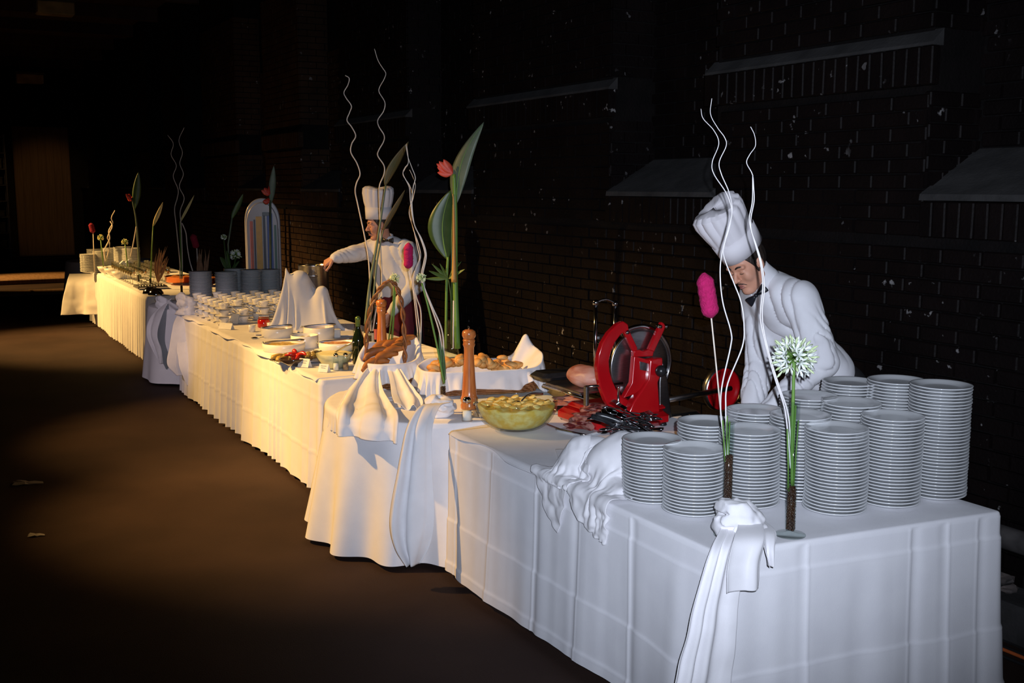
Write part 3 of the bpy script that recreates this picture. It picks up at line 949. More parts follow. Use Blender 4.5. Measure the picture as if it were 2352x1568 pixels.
wa = [(1816, 1075), (1811, 1010), (1802, 937), (1781, 872), (1764, 813), (1748, 744), (1747, 710), (1752, 658), (1747, 607), (1736, 565), (1728, 538), (1721, 503), (1728, 462), (1729, 402)]
wb = [(1820, 1080), (1816, 1010), (1809, 945), (1789, 885), (1769, 820), (1754, 755), (1751, 712), (1756, 660), (1750, 607), (1738, 565), (1726, 530), (1725, 500), (1732, 462), (1731, 430), (1728, 400), (1715, 374), (1722, 355), (1735, 335), (1733, 310), (1724, 291)]
w_ = empty('willow_wire', bV2 + Vector((0.002, 0, .2)), 0, 'white wavy rattan wire ending short behind the bent chef, from the footed vase', 'branch')
wire(wa, Y2, .0030, .0018, willow_white, w_, wob=.004)
w_ = empty('willow_wire', bV2 + Vector((0.006, 0, .2)), 0, 'longer white wavy rattan wire curling up from the footed vase beside the chef hat', 'branch')
wire(wb, Y2, .0030, .0011, willow_white, w_, wob=.006)

# --- corner vase in the knotted cloth
bV1 = at(1669, 1228, TZ + .0005); Y1 = bV1.y
vase('bud_vase', bV1, .0165, .40, .265, 'narrow glass vase of dark beans wrapped in the knotted corner cloth', foot=.045)
w_ = empty('willow_wire', bV1 + Vector((-.004, 0, .25)), 0, 'white wavy rattan wire leaning towards the slicer, from the corner vase', 'branch')
wire([(1668, 1060), (1660, 990), (1655, 937), (1659, 882), (1678, 796), (1679, 762), (1660, 693), (1654, 624), (1660, 572), (1674, 520), (1681, 486), (1669, 445), (1640, 400), (1636, 372), (1651, 330), (1640, 300), (1615, 272), (1610, 250)], Y1, .0030, .0010, willow_white, w_, wob=.005)
w_ = empty('willow_wire', bV1 + Vector((.004, 0, .25)), 0, 'white wavy rattan wire bowing towards the chef face, from the corner vase', 'branch')
wire([(1672, 1060), (1669, 990), (1667, 937), (1671, 882), (1705, 796), (1709, 744), (1702, 693), (1685, 648), (1664, 593), (1663, 565), (1676, 520), (1682, 480), (1674, 440), (1657, 400), (1652, 372), (1668, 335), (1664, 315), (1648, 293), (1632, 262), (1635, 226)], Y1, .0030, .0010, willow_white, w_, wob=.006)
g = flower_thing('short green grass stems in the corner vase above the knot', 'stems', bV1 + Vector((0, 0, .27)), name='grass_sprig')
for i, (x0, y0, x1, y1) in enumerate(((1665, 1060, 1660, 965), (1669, 1062, 1670, 955), (1673, 1060, 1676, 968))):
    MB().add(*tube([pt(x0, y0, Y1) - g.location, pt(x1, y1, Y1 + .004 * (i - 1)) - g.location], .0026, 6)).build('stem', stem_green, g)
c_ = empty('dyed_cattail', bV1 + Vector((-.002, .004, .25)), 0, 'magenta dyed cattail on a pale stick in the corner vase before the bent chef', 'flower')
wire([(1668, 1060), (1655, 940), (1645, 840), (1633, 722)], Y1 + .01, .0030, .0028, willow, c_, 'stick')
cattail(pt(1616, 626, Y1 + .01), pt(1634, 730, Y1 + .01), .0295, c_)

# --- knotted cloths: a rolled ball with wound folds, and falling tails
def knot(c, r, seed, squash=(1, 1, .9), hole=None, n=7):
    """cloth wound on itself: tilted fat coils melted together"""
    c = np.array(tuple(c)); rs = random.Random(seed); coils = []
    for i in range(n):
        ax = Vector((rs.uniform(-.75, .75), rs.uniform(-.75, .75), 1)).normalized()
        R = np.array(ax.to_track_quat('Z', 'Y').to_matrix()).T
        coils.append((R, r * rs.uniform(.42, .66), r * rs.uniform(.26, .36), np.array([rs.uniform(-.15, .15), rs.uniform(-.15, .15), (i / (n - 1) - .5) * .9]) * r))
    def fn(P):
        q0 = (P - c) / np.array(squash); v = None
        for R, a, b, o in coils:
            q = (q0 - o) @ R.T
            th = np.arctan2(q[:, 1], q[:, 0])
            d = np.sqrt((np.hypot(q[:, 0], q[:, 1]) - a) ** 2 + q[:, 2] ** 2) - b * (1 + .12 * np.sin(3 * th + seed))
            v = d if v is None else smin(v, d, r * .035)
        v = smin(v, np.linalg.norm(q0 * np.array([1, 1, 1.25]), axis=1) - r * .72, r * .1)
        v = v + r * (.10 * (np.abs(np.sin(vnoise(P + seed, 11) * 6)) - .5) + .04 * vnoise(P + seed, 50))
        if hole is not None:
            h = np.linalg.norm((P - np.array(tuple(hole)))[:, :2], axis=1) - .022
            v = np.where(P[:, 2] > c[2] - r * .2, np.maximum(v, -h), v)
        return np.maximum(v * .8, TZ + .001 - P[:, 2])
    return fn, c - r * 1.4, c + r * 1.4
def tail_strip(name, rows, nfold, amp, m, parent=None, ncol=60, seed=0, thick=.002, edge_wave=.0):
    """rows: list of (centre Vector, side Vector half-width, out Vector); folds run down its length"""
    C = spline([tuple(r[0]) for r in rows], 60); Sd = spline([tuple(r[1]) for r in rows], 60); Ot = spline([tuple(r[2]) for r in rows], 60)
    A = np.linspace(.3, 1, 60)
    V = np.zeros((60, ncol, 3)); u = np.linspace(-1, 1, ncol)
    for i in range(60):
        ph = nfold * math.pi * (u + .25 * np.sin(2.3 * u + seed) + .06 * math.sin(i * .09 + seed))
        prof = np.sign(np.sin(ph)) * np.abs(np.sin(ph)) ** .7 * amp * A[i]
        V[i] = C[i] + u[:, None] * Sd[i] + prof[:, None] * Ot[i]
    V += (vnoise(V + seed, 13) * .006)[..., None] * Ot[:, None, :]
    o = mesh_obj(name, V.reshape(-1, 3), grid_faces(60, ncol), m, parent); solidify(o, thick)
    return o
# corner knot and its two tails
kc = at(1692, 1205, TZ + .075)
cfn, klo, khi = knot(kc, .092, 2, hole=bV1)
sc1 = empty('knotted_cloth', at(1692, 1240, TZ), 0, 'white cloth knotted round the corner vase with a long tail down the table corner', 'cloth')
def rel(o, p): 
    o.data.transform(Matrix.Translation(-Vector(p))); return o
o = sdf_obj('knot', cfn, klo, khi, .0042, linen2, sc1); rel(o, sc1.location)
cd = (A0 - (A1 + td * ALEN)).normalized()                      # outwards at the corner
sd = Vector((.93, .37, 0))
front = Vector((.37, -.93, 0)); L_ = sc1.location
tl = [(pt(1690, 1205, 3.46), sd * .055, front), (pt(1672, 1262, 3.33), sd * .072, front), (pt(1650, 1350, 3.30), sd * .080, front), (pt(1625, 1480, 3.29), sd * .098, front), (pt(1606, 1580, 3.29), sd * .112, front), (pt(1592, 1660, 3.30), sd * .118, front)]
o = tail_strip('long_tail', tl, 2.6, .017, linen2, sc1, seed=1.0); rel(o, L_)
tl = [(pt(1722, 1195, 3.45), sd * .045, front), (pt(1722, 1240, 3.31), sd * .06, front), (pt(1712, 1300, 3.27), sd * .062, front), (pt(1708, 1358, 3.26), sd * .058, front)]
o = tail_strip('short_tail', tl, 1.3, .010, linen2, sc1, seed=4.0); rel(o, L_)
tl = [(pt(1745, 1200, 3.52), sd * .025, front), (pt(1766, 1225, 3.40), sd * .03, front), (pt(1768, 1262, 3.34), sd * .022, front), (pt(1770, 1300, 3.335), sd * .008, front)]
o = tail_strip('corner_flap', tl, 1.0, .012, linen2, sc1, seed=6.0); rel(o, L_)
# ================================================================== things on the near table and the round table
def mill(base, h, label):
    t = empty('pepper_mill', base, 0, label, 'pepper mill', 'wooden pepper mills')
    k = h / .45
    body = [(0, 0), (.044, 0), (.047, .006), (.047, .022), (.043, .030), (.043, .036), (.047, .043), (.047, .062), (.042, .072), (.039, .10), (.0335, .17), (.029, .25), (.027, .31), (.0275, .335), (.031, .345), (.0335, .352), (.031, .360), (.031, .368), (.034, .374), (.030, .381), (0, .381)]
    MB().add(*lathe([(r, z * k) for r, z in body], 28, cap=False)).build('body', wood_mill, t)
    head = [(0, .3815), (.028, .3815), (.031, .386), (.037, .398), (.0375, .412), (.034, .424), (.022, .432), (0, .433)]
    MB().add(*lathe([(r, z * k) for r, z in head], 28, cap=False)).build('head', wood_mill, t)
    MB().add(*lathe([(0, .432 * k), (.005, .432 * k), (.004, .44 * k), (.006, .446 * k), (.005, .452 * k), (0, .454 * k)], 12, cap=False)).build('finial', chrome, t)
mill(at(1078, 938, TZ + .001), .45, 'tall beech pepper mill standing between the bread basket and the salad bowl')
mill(at(878, 828, TZ + .004), .44, 'tall beech pepper mill standing behind the basket of brown bread')

# --- glass bowl of potato salad
pB = at(1186, 984, TZ + .009)
salad_mat = mat('potato_salad', (.78, .50, .07), .45, col2=(.85, .68, .24), scale=26, bump=.35, bscale=40, lo=.4, hi=.62)
potato_mat = mat('potato_slice', (.80, .56, .13), .5, col2=(.86, .68, .25), scale=18)
bw = empty('glass_bowl', pB, 0, 'large clear glass bowl of potato salad on the top cloth', 'bowl')
Rb, Hb = .205, .148
outer = [(.0, 0), (.07, 0), (.078, .003)] + [(.078 + (Rb - .078) * math.sin(a) ** .9, .003 + (Hb - .003) * (1 - math.cos(a)) ** .95) for a in np.linspace(.15, math.pi / 2, 12)]
inner = [(max(0, r - .005), z + .005) for r, z in reversed(outer[2:])]
inner[0] = (Rb - .005, Hb)
MB().add(*lathe(outer + [(Rb - .0015, Hb + .002), (Rb - .0035, Hb + .002)] + inner + [(0, .007)], 48, cap=False)).build('bowl', glass, bw)
sd_ = empty('potato_salad', pB + Vector((0, 0, .008)), 0, 'yellow potato salad filling the large glass bowl', 'food')
prof = [(max(.0, r - .009), z) for r, z in outer[2:] if z < .118]
rtop = prof[-1][0]
v, f_ = lathe([(0, .004)] + prof + [(rtop * .96, .116), (rtop * .8, .117), (rtop * .6, .119), (rtop * .4, .121), (rtop * .2, .122), (0, .1225)], 48, cap=False)
V = np.array(v); top = V[:, 2] > .112
V[:, 2] += np.where(top, .010 * vnoise(V + 5, 42) + .004 * vnoise(V, 90), 0)
V[~top] *= (1 - .02 * (vnoise(V[~top] + 2, 35) > .15))[:, None]
mesh_obj('salad', V, f_, salad_mat, sd_)
for i in range(26):
    a = i * 2.4; r = .165 * math.sqrt((i + .5) / 26)
    M = Matrix.Translation((r * math.cos(a), r * math.sin(a), .122 + .004 * random.random())) @ Matrix.Rotation(random.uniform(-.5, .5), 4, 'X') @ Matrix.Rotation(random.uniform(-.5, .5), 4, 'Y')
    vv, ff = sphere((0, 0, 0), .022, 9, 5, (1, .8, .26))
    mesh_obj('potato_slice', [M @ Vector(p) for p in vv], ff, potato_mat, sd_)
sp = empty('serving_spoon', pB + Vector((.02, .02, .13)), .6, 'dark steel serving spoon stuck in the potato salad', 'spoon')
MB().add(*tube(spline([(0, 0, 0), (.06, .01, .03), (.15, .02, .022)], 14), [.004] * 8 + [.006] * 6, 8)).build('handle', steel, sp)
MB().add(*sphere((-.02, 0, 0), .032, 14, 8, (1, .7, .22))).build('ladle_head', steel, sp)

# --- salt shaker, small dispensers
def shaker(base, h, r, m_fill, label, capm=chrome, group=None):
    t = empty('shaker', base, 0, label, 'shaker', group)
    MB().add(*lathe([(0, 0), (r, 0), (r, .004), (r * .92, h * .55), (r * .72, h * .78), (r * .7, h * .8), (0, h * .8)], 14, cap=False)).build('glass_body', glass, t)
    MB().add(*lathe([(0, .005), (r * .85, .005), (r * .8, h * .42), (0, h * .43)], 12, cap=False)).build('contents', m_fill, t)
    MB().add(*lathe([(r * .72, h * .8), (r * .78, h * .8), (r * .74, h * .93), (r * .4, h), (0, h * 1.0)], 14, cap=False)).build('cap', capm, t)
saltm = mat('salt', (.82, .81, .80), .8); pepm = mat('ground_pepper', (.22, .15, .09), .8, col2=(.34, .25, .17), scale=60)
shaker(at(1073, 966, TZ + .001), .125, .028, saltm, 'glass salt shaker standing between the tall pepper mill and the bowl')
shaker(at(1093, 958, TZ + .001), .085, .019, pepm, 'small glass shaker half behind the salad bowl')
shaker(at(772, 851, TZ + .006), .115, .021, saltm, 'glass salt shaker beside the bowl of cream sauce')
shaker(at(794, 850, TZ + .006), .115, .021, pepm, 'glass pepper shaker beside the bowl of cream sauce')

# --- long wicker basket with napkin and golden bread
def basket_weave(t, rim_fn, h, rows, mname='weave', r=.006):
    """coiled strands following rim_fn(phi, k) with an in-out weave"""
    for k in range(rows):
        P = []
        n = 160
        for i in range(n + 1):
            ph = 2 * math.pi * i / n
            x, y, nx, ny = rim_fn(ph, k / max(1, rows - 1))
            w = .004 * math.sin(ph * 28 + (k % 2) * math.pi)
            P.append((x + nx * w, y + ny * w, .008 + k * (h - .01) / max(1, rows - 1)))
        MB().add(*tube(P, r, 6, cap=False)).build('wicker_strand', wicker, t)
    for i in range(28):
        ph = 2 * math.pi * i / 28
        a = rim_fn(ph, 0); b = rim_fn(ph, 1)
        MB().add(*tube([(a[0], a[1], .002), (b[0], b[1], h)], .0042, 6)).build('stake', wicker, t)
def superell(a, b, p=.45, flare=.14):
    def fn(ph, v):
        c, s = math.cos(ph), math.sin(ph)
        x = math.copysign(abs(c) ** p, c); y = math.copysign(abs(s) ** p, s)
        k = 1 - flare * (1 - v)
        n = Vector((x / a, y / b)).normalized()
        return a * x * k, b * y * k, n.x, n.y
    return fn
bk = empty('bread_basket', Vector((-.185, 6.28, TZ + .002)), math.radians(14), 'long wicker basket lined with a napkin and heaped with golden bread', 'basket')
rf = superell(.36, .175, .5, .12)
basket_weave(bk, rf, .125, 11, r=.0062)
MB().add(*[(lambda n: ([(rf(2 * math.pi * i / n, 0)[0], rf(2 * math.pi * i / n, 0)[1], .006) for i in range(n)], [tuple(range(n))]))(40)][0]).build('bottom', wicker, bk)
def liner(parent_loc, rz, rf, hrim, lift, drop, label, name='basket_napkin', seed=0, n=220, inset=.5, amp=.014):
    V = []; ns = 30
    for i in range(n):
        ph = 2 * math.pi * i / n
        x, y, nx, ny = rf(ph, 1); L = lift(ph); D = drop(ph)
        for j in range(ns):
            if j < 10:                                       # inside going up to the rim
                u = j / 9; k = inset + (.97 - inset) * u
                V.append((x * k, y * k, hrim * .55 + (hrim * .45 + L) * u ** 1.5 + .008 * float(vnoise(np.array((x * k * 1.0 + seed, y * k, .4)), 18))))
            elif j < 14:                                      # over the rim
                a = (j - 9) / 4 * math.pi / 2
                V.append((x * .97 + nx * .020 * math.sin(a) + x * .0, y * .97 + ny * .020 * math.sin(a), hrim + L + .010 * math.sin(2 * a)))
            else:
                u = (j - 13) / (ns - 14)
                fold = amp * u * (math.sin(ph * 17 + seed) + .7 * math.sin(ph * 29 + 2 * seed) + 1.2)
                dn = .020 + .012 * u + fold
                V.append((x * .97 + nx * dn, y * .97 + ny * dn, hrim + L - (L + D) * u))
    V = np.array(V); V += .004 * np.stack([vnoise(V + 1 + seed, 22), vnoise(V + 7 + seed, 22), np.zeros(len(V))], 1)
    V[:, 2] = np.maximum(V[:, 2], .003)
    o = mesh_obj(name, V, grid_faces(n, ns, wrap=True), linen2, loc=parent_loc, rz=rz); solidify(o, .0025); 
    return tag(o, label, 'napkin')
def bump(ph, c, w):
    d = (ph - math.radians(c) + math.pi) % (2 * math.pi) - math.pi
    return math.exp(-(d / math.radians(w)) ** 2)
liner(bk.location, bk.rotation_euler.z, rf, .125,
      lambda p: .012 + .085 * bump(p, 15, 40) + .10 * bump(p, 42, 16) + .03 * bump(p, 120, 30),
      lambda p: .088 + .018 * math.sin(5 * p + 1) + .05 * bump(p, 335, 26) + .03 * bump(p, 200, 40) - .075 * bump(p, 300, 11) + .05 * bump(p, 10, 30),
      'white napkin lining the long bread basket with a raised corner', seed=1.0)
brd = 0
for i in range(46):
    u = (i + .5) / 46; x = -.30 + .50 * u + random.uniform(-.012, .012); y = random.uniform(-.10, .08) - .02
    h = .135 + .05 * math.sin(math.pi * min(1, u * 1.2)) + random.uniform(-.01, .02)
    r = random.uniform(.030, .040)
    vv, ff = sphere((0, 0, 0), r, 12, 8, (1.25, .85, .62))
    M = Matrix.Rotation(random.uniform(-.4, .4), 4, 'X') @ Matrix.Rotation(random.uniform(-.4, .4), 4, 'Y') @ Matrix.Rotation(random.uniform(0, 3), 4, 'Z')
    vv = [M @ Vector(p) for p in vv]
    vv = [p * (1 + .10 * float(vnoise(np.array(tuple(p)) + i, 45))) for p in vv]
    o = mesh_obj('bread_roll', vv, ff, bread_gold, loc=Matrix.Translation(bk.location) @ Matrix.Rotation(bk.rotation_euler.z, 4, 'Z') @ Vector((x, y, h)))
    tag(o, 'small golden bread roll heaped in the long napkin-lined basket', 'bread', 'golden bread rolls')
# the single crouton roll on the napkin corner
o = mesh_obj('bread_roll', *sphere((0, 0, 0), .034, 14, 8, (1, .8, .45)), bread_gold, loc=Matrix.Translation(bk.location) @ Matrix.Rotation(bk.rotation_euler.z, 4, 'Z') @ Vector((.125, -.03, .195)))
tag(o, 'single round golden roll lying apart on the basket napkin behind the pepper mill', 'bread')

# --- basket of brown bread with a tall twisted handle
bk2 = empty('handled_basket', Vector((-.735, 6.42, TZ + .002)), .3, 'round wicker basket of brown bread with a tall twisted handle', 'basket')
rf2 = superell(.17, .16, .9, .2)
basket_weave(bk2, rf2, .13, 9, r=.007)
hp = spline([(-.13, .02, .1), (-.135, .02, .3), (-.10, .0, .50), (-.03, -.02, .62), (.03, -.02, .62), (.075, -.01, .50), (.085, -.03, .3), (.08, -.06, .14)], 90)
for s in (0, 1):
    P = [(p[0] + .009 * math.cos(i * .55 + s * math.pi), p[1] + .009 * math.sin(i * .55 + s * math.pi), p[2]) for i, p in enumerate(hp)]
    MB().add(*tube(P, .0075, 7)).build('handle_strand', wicker, bk2)
liner(bk2.location, .3, rf2, .13, lambda p: .02 + .13 * bump(p, 25, 45) + .09 * bump(p, 120, 40), lambda p: .04 + .05 * bump(p, 230, 60), 'white napkin puffed up around the brown bread in the handled basket', seed=4.0, amp=.012)
for i, (x, y, z, rz, tilt) in enumerate(((-.11, -.08, .15, .5, .25), (-.05, -.06, .18, .6, .35), (.0, -.04, .205, .55, .4), (.05, .0, .225, .7, .45), (-.08, .02, .20, .4, .3), (.02, .06, .235, .6, .4), (-.03, .08, .225, .5, .3), (.09, .04, .25, .7, .5))):
    P = spline([(-.085, -.02, -.01), (-.04, .004, .008), (0, .01, .012), (.045, .004, .008), (.09, -.018, -.01)], 16)
    v, f_ = tube(P, [.008 + .020 * math.sin(math.pi * (k + .6) / 16.2) for k in range(16)], 10)
    M = Matrix.Rotation(rz, 4, 'Z') @ Matrix.Rotation(-tilt, 4, 'Y')
    vv = [M @ Vector(p) for p in v]; vv = [p * (1 + .06 * float(vnoise(np.array(tuple(p)) + i * 3, 50))) for p in vv]
    o = mesh_obj('brown_roll', vv, f_, bread_brown, loc=Matrix.Translation(bk2.location) @ Matrix.Rotation(.3, 4, 'Z') @ Vector((x, y, z)))
    tag(o, 'crescent-shaped brown bread roll in the handled wicker basket', 'bread', 'brown bread rolls')

# --- loose napkins thrown over the round table edge (draped by the small solver)
def tops(P):
    d1 = sd_cyl(P, (R1.x, R1.y, TZ - .35), R1r + .005, .35, .02)
    d2 = sd_cyl(P, (bk2.location.x, bk2.location.y, TZ + .06), .155, .075, .03)
    return np.minimum(d1, d2)
X = sheet(Vector((-.86, 5.95, TZ + .17)), (1, .45, 0), (-.45, 1, .10), .44, .52, 50, 58)
X += (.03 * vnoise(X, 7) + .02 * vnoise(X, 15))[..., None] * np.array([0, 0, 1.0])
X = drape_cloth(X, tops, steps=100, iters=5, thick=.006, rest=1.18, bend=.12)
tag(cloth_obj('napkin', X, linen2), 'white napkin spread from the handled basket over the round table edge', 'napkin')
fn_ = Vector((-.45, -.89, 0)); sn_ = Vector((.89, -.45, 0))
fan = empty('napkin', Vector((-.85, 6.1, TZ)), 0, 'white napkin fanned in folds from the handled basket down over the round table rim', 'napkin')
tl = [(Vector((-.80, 6.33, TZ + .15)), sn_ * .045, Vector((0, 0, 1))), (Vector((-.82, 6.22, TZ + .12)), sn_ * .06, Vector((0, -.3, 1))), (Vector((-.83, 6.02, TZ + .055)), sn_ * .12, Vector((0, -.2, 1))), (Vector((-.80, 5.78, TZ + .032)), sn_ * .165, Vector((0, -.2, 1))), (Vector((-.755, 5.50, TZ + .028)), sn_ * .195, Vector((0, -.5, 1))), (Vector((-.745, 5.42, TZ - .03)), sn_ * .20, fn_), (Vector((-.745, 5.40, TZ - .085)), sn_ * .20, fn_)]
rel(tail_strip('folded_cloth', tl, 3.1, .022, linen2, fan, seed=3.0), fan.location)
fan = empty('napkin', Vector((-.55, 5.9, TZ)), 0, 'white napkin wing lying before the long basket beside the knot', 'napkin')
tl = [(Vector((-.70, 6.28, TZ + .14)), sn_ * .05, Vector((0, 0, 1))), (Vector((-.64, 6.08, TZ + .085)), sn_ * .07, Vector((0, -.2, 1))), (Vector((-.58, 5.86, TZ + .04)), sn_ * .10, Vector((0, -.2, 1))), (Vector((-.56, 5.70, TZ + .022)), sn_ * .085, Vector((0, -.2, 1)))]
rel(tail_strip('folded_cloth', tl, 1.6, .016, linen2, fan, seed=5.0), fan.location)

# --- knot on the round table with a long tail
bV3 = Vector((-.375, 5.66, TZ + .001))
bV3 = pt(1018, 905, 5.66); bV3.z = TZ + .001
vase('bud_vase', bV3, .0145, .27, .12, 'narrow glass vase wrapped in the knotted cloth on the round table', foot=.04)
k2 = pt(1012, 925, 5.56); k2.z = TZ + .055
cfn, klo, khi = knot(k2, .078, 7, squash=(1.1, .95, .85), hole=bV3)
sc2 = empty('knotted_cloth', Vector((k2.x, k2.y, TZ)), 0, 'white cloth knotted on the round table with a broad tail down to the hem', 'cloth')
o = sdf_obj('knot', cfn, klo, khi, .0042, linen2, sc2); rel(o, sc2.location)
sd2 = Vector((.98, .2, 0)); fr2 = Vector((-.2, -.98, 0))
tl = [(pt(1012, 925, 5.50), sd2 * .05, fr2), (pt(985, 935, 5.36), sd2 * .055, fr2), (pt(962, 985, 5.235), sd2 * .065, fr2), (pt(952, 1080, 5.16), sd2 * .085, fr2), (pt(945, 1190, 5.10), sd2 * .11, fr2), (pt(946, 1255, 5.08), sd2 * .085, fr2), (pt(948, 1298, 5.08), sd2 * .03, fr2)]
o = tail_strip('long_tail', tl, 2.0, .022, linen2, sc2, seed=2.0); rel(o, sc2.location)
w_ = empty('willow_wire', bV3 + Vector((.004, 0, .03)), 0, 'pale wavy willow rod rising from the knotted vase on the round table', 'branch')
wire([(1024, 870), (1020, 820), (1015, 758), (991, 700), (973, 655), (971, 630), (979, 586), (969, 550), (952, 516), (946, 465), (949, 430), (954, 408), (946, 385), (937, 360), (932, 332)], 5.66, .0048, .0014, willow, w_, wob=.006)
w_ = empty('willow_wire', bV3 + Vector((-.004, 0, .03)), 0, 'second pale willow rod looping beside the first above the round table', 'branch')
wire([(1022, 870), (1016, 810), (1008, 757), (985, 690), (968, 640), (974, 600), (976, 580), (965, 545), (950, 510), (943, 465), (940, 430), (926, 400), (930, 385), (938, 372), (933, 340)], 5.67, .0046, .0014, willow, w_, wob=.006)
f = flower_thing('small pale green bloom on a green stalk leaning from the knotted vase', 'flower', bV3 + Vector((0, 0, .04)), name='green_flower')
MB().add(*tube([p - np.array(tuple(f.location)) for p in spline([pt(1020, 880, 5.65), pt(1005, 800, 5.65), pt(985, 710, 5.65), pt(969, 650, 5.65)], 20)], .0052, 8)).build('stalk', stem_green, f)
pale = mat('pale_bloom', (.70, .72, .34), .5, col2=(.80, .78, .50), scale=30)
agapanthus(pt(967, 640, 5.65), .034, f, 5, 30, sc=.9, m_out=pale)
def leaf_blade(base, tip, side, width, m, parent, name='leaf', bend=Vector((0, 0, 0)), nseg=18, cup=.15, mid=True, wide_at=.45):
    loc = parent.location; base = Vector(base); tip = Vector(tip); side = Vector(side).normalized()
    ax = tip - base; nrm = ax.normalized().cross(side)
    V = []; cols = 7
    for i in range(nseg):
        u = i / (nseg - 1); c = base + ax * u + bend * (math.sin(math.pi * u))
        a = u / wide_at if u < wide_at else (1 - u) / (1 - wide_at)
        w = width * max(.02, math.sin(min(1, a) * math.pi / 2) ** .8)
        for j in range(cols):
            s = -1 + 2 * j / (cols - 1)
            V.append(c + side * s * w + nrm * (abs(s) ** 1.5) * w * cup - loc)
    o = mesh_obj(name, V, grid_faces(nseg, cols), m, parent); solidify(o, .0012)
    if mid:
        MB().add(*tube([base + ax * u + bend * math.sin(math.pi * u) - loc for u in np.linspace(0, .96, 12)], np.linspace(width * .055 + .001, .001, 12), 6)).build('midrib', stem_green if m is not leaf_brown else leaf_brown, parent)
    return o
f = flower_thing('short green leaves in the knotted vase on the round table', 'leaf', bV3 + Vector((0, 0, .06)), name='green_leaves')
for (x0, y0, x1, y1) in ((1018, 880, 1008, 765), (1022, 880, 1016, 790)):
    leaf_blade(pt(x0, y0, 5.655), pt(x1, y1, 5.65), (1, 0, 0), .009, leaf_green, f)

# --- vase behind the basket: wires and a magenta cattail
bV4 = pt(962, 800, 6.60); bV4.z = TZ + .001
vase('bud_vase', bV4, .015, .30, .10, 'narrow glass vase behind the long bread basket', foot=.04)
w_ = empty('willow_wire', bV4 + Vector((.0, 0, .1)), 0, 'pale willow rod crossing before the far chef sleeve', 'branch')
wire([(965, 800), (964, 758), (954, 683), (947, 647), (957, 610), (964, 593), (959, 567), (950, 525), (940, 489), (947, 453), (942, 428), (926, 402), (930, 388), (938, 372), (934, 330)], 6.60, .0044, .0014, willow, w_, wob=.006)
w_ = empty('willow_wire', bV4 + Vector((.003, 0, .1)), 0, 'pale willow rod bending outward below the far chef elbow', 'branch')
wire([(966, 800), (967, 719), (957, 683), (950, 650), (955, 620), (966, 590), (961, 560), (948, 520), (944, 480), (950, 450), (954, 425), (948, 405), (941, 390)], 6.61, .0044, .0016, willow, w_, wob=.006)
c_ = empty('dyed_cattail', bV4 + Vector((-.003, 0, .1)), 0, 'magenta dyed cattail on a stick before the far chef chest', 'flower')
wire([(963, 800), (955, 720), (948, 660), (940, 612)], 6.62, .0036, .003, willow, c_, 'stick')
cattail(pt(938, 557, 6.62), pt(938, 617, 6.62), .0285, c_)
# two smaller green stems with pale bloom before the handled basket's hoop
f = flower_thing('pale green bloom framed by the hoop of the handled basket', 'flower', Vector((-.62, 6.44, TZ + .10)), name='green_flower')
for k, (x0, x1) in enumerate(((893, 905), (899, 908), (902, 909))):
    MB().add(*tube([pt(x0, 780, 6.44) - f.location, pt(x1 - 2, 700, 6.44) - f.location, pt(x1, 652, 6.44) - f.location], .0042 - .0008 * k, 6)).build('stalk', stem_green, f)
agapanthus(pt(906, 640, 6.44), .040, f, 8, 34, sc=.9, m_out=pale)

# --- heliconia group behind the long basket
bV6 = pt(1038, 800, 7.2); bV6.z = TZ + .001
vs = empty('flower_vase', bV6, 0, 'tall clear vase behind the bread basket holding the red heliconia', 'vase')
MB().add(*lathe([(0, 0), (.05, 0), (.052, .004), (.04, .3), (.038, .3), (.046, .008), (0, .008)], 24, cap=False)).build('glass_body', glass, vs)
f = flower_thing('red heliconia flower on a thick green stem with a tall grey-green leaf', 'flower', bV6 + Vector((0, 0, .02)), name='heliconia')
lf = f.location
red_fl = mat('heliconia_red', (.62, .030, .020), .5, col2=(.75, .10, .05), scale=12)
orange_st = mat('orange_sheath', (.50, .22, .05), .5, col2=(.40, .26, .08), scale=8)
MB().add(*tube([p - np.array(tuple(lf)) for p in spline([pt(1051, 800, 7.2), pt(1046, 650, 7.2), pt(1046, 500, 7.2), pt(1043, 400, 7.2)], 30)], np.linspace(.020, .012, 30), 10)).build('stem', stem_green, f)
MB().add(*tube([p - np.array(tuple(lf)) for p in spline([pt(1043, 648, 7.185), pt(1043, 600, 7.185), pt(1042, 470, 7.185), pt(1040, 445, 7.185)], 16)], [.019, .02, .018, .017, .016, .014, .012, .010, .009, .008, .007, .006, .005, .005, .004, .003], 9)).build('sheath', orange_st, f)
leaf_blade(pt(1048, 470, 7.2), pt(1111, 280, 7.2), (.9, -.3, .35), .075, leaf_grey, f, bend=Vector((-.05, 0, .02)))
for i, (dx, dz, L) in enumerate(((-.9, .35, .09), (-.75, .65, .095), (-.95, .05, .085), (-.55, .85, .085), (-.85, .5, .10))):
    b_ = pt(1040, 398, 7.19); leaf_blade(b_, b_ + Vector((dx, -.1 * (i % 2), dz)) * L * 1.25, (dz, .3, -dx), .026, red_fl, f, name='bract', mid=False, cup=.4)
f = flower_thing('broad dark green heliconia leaf on a slender stem beside the red flower', 'leaf', bV6 + Vector((-.03, .02, .02)), name='heliconia_leaf')
MB().add(*tube([p - np.array(tuple(f.location)) for p in spline([pt(1024, 800, 7.22), pt(1026, 650, 7.22), pt(1029, 590, 7.22)], 14)], .009, 8)).build('stem', stem_green, f)
leaf_blade(pt(1028, 597, 7.22), pt(1036, 436, 7.22), (.95, .3, .05), .095, leaf_green, f, bend=Vector((-.045, 0, 0)), cup=.22, wide_at=.5)
f = flower_thing('slender bare green stem standing between the heliconia stems', 'stem', bV6 + Vector((.0, .03, .02)), name='bare_reed')
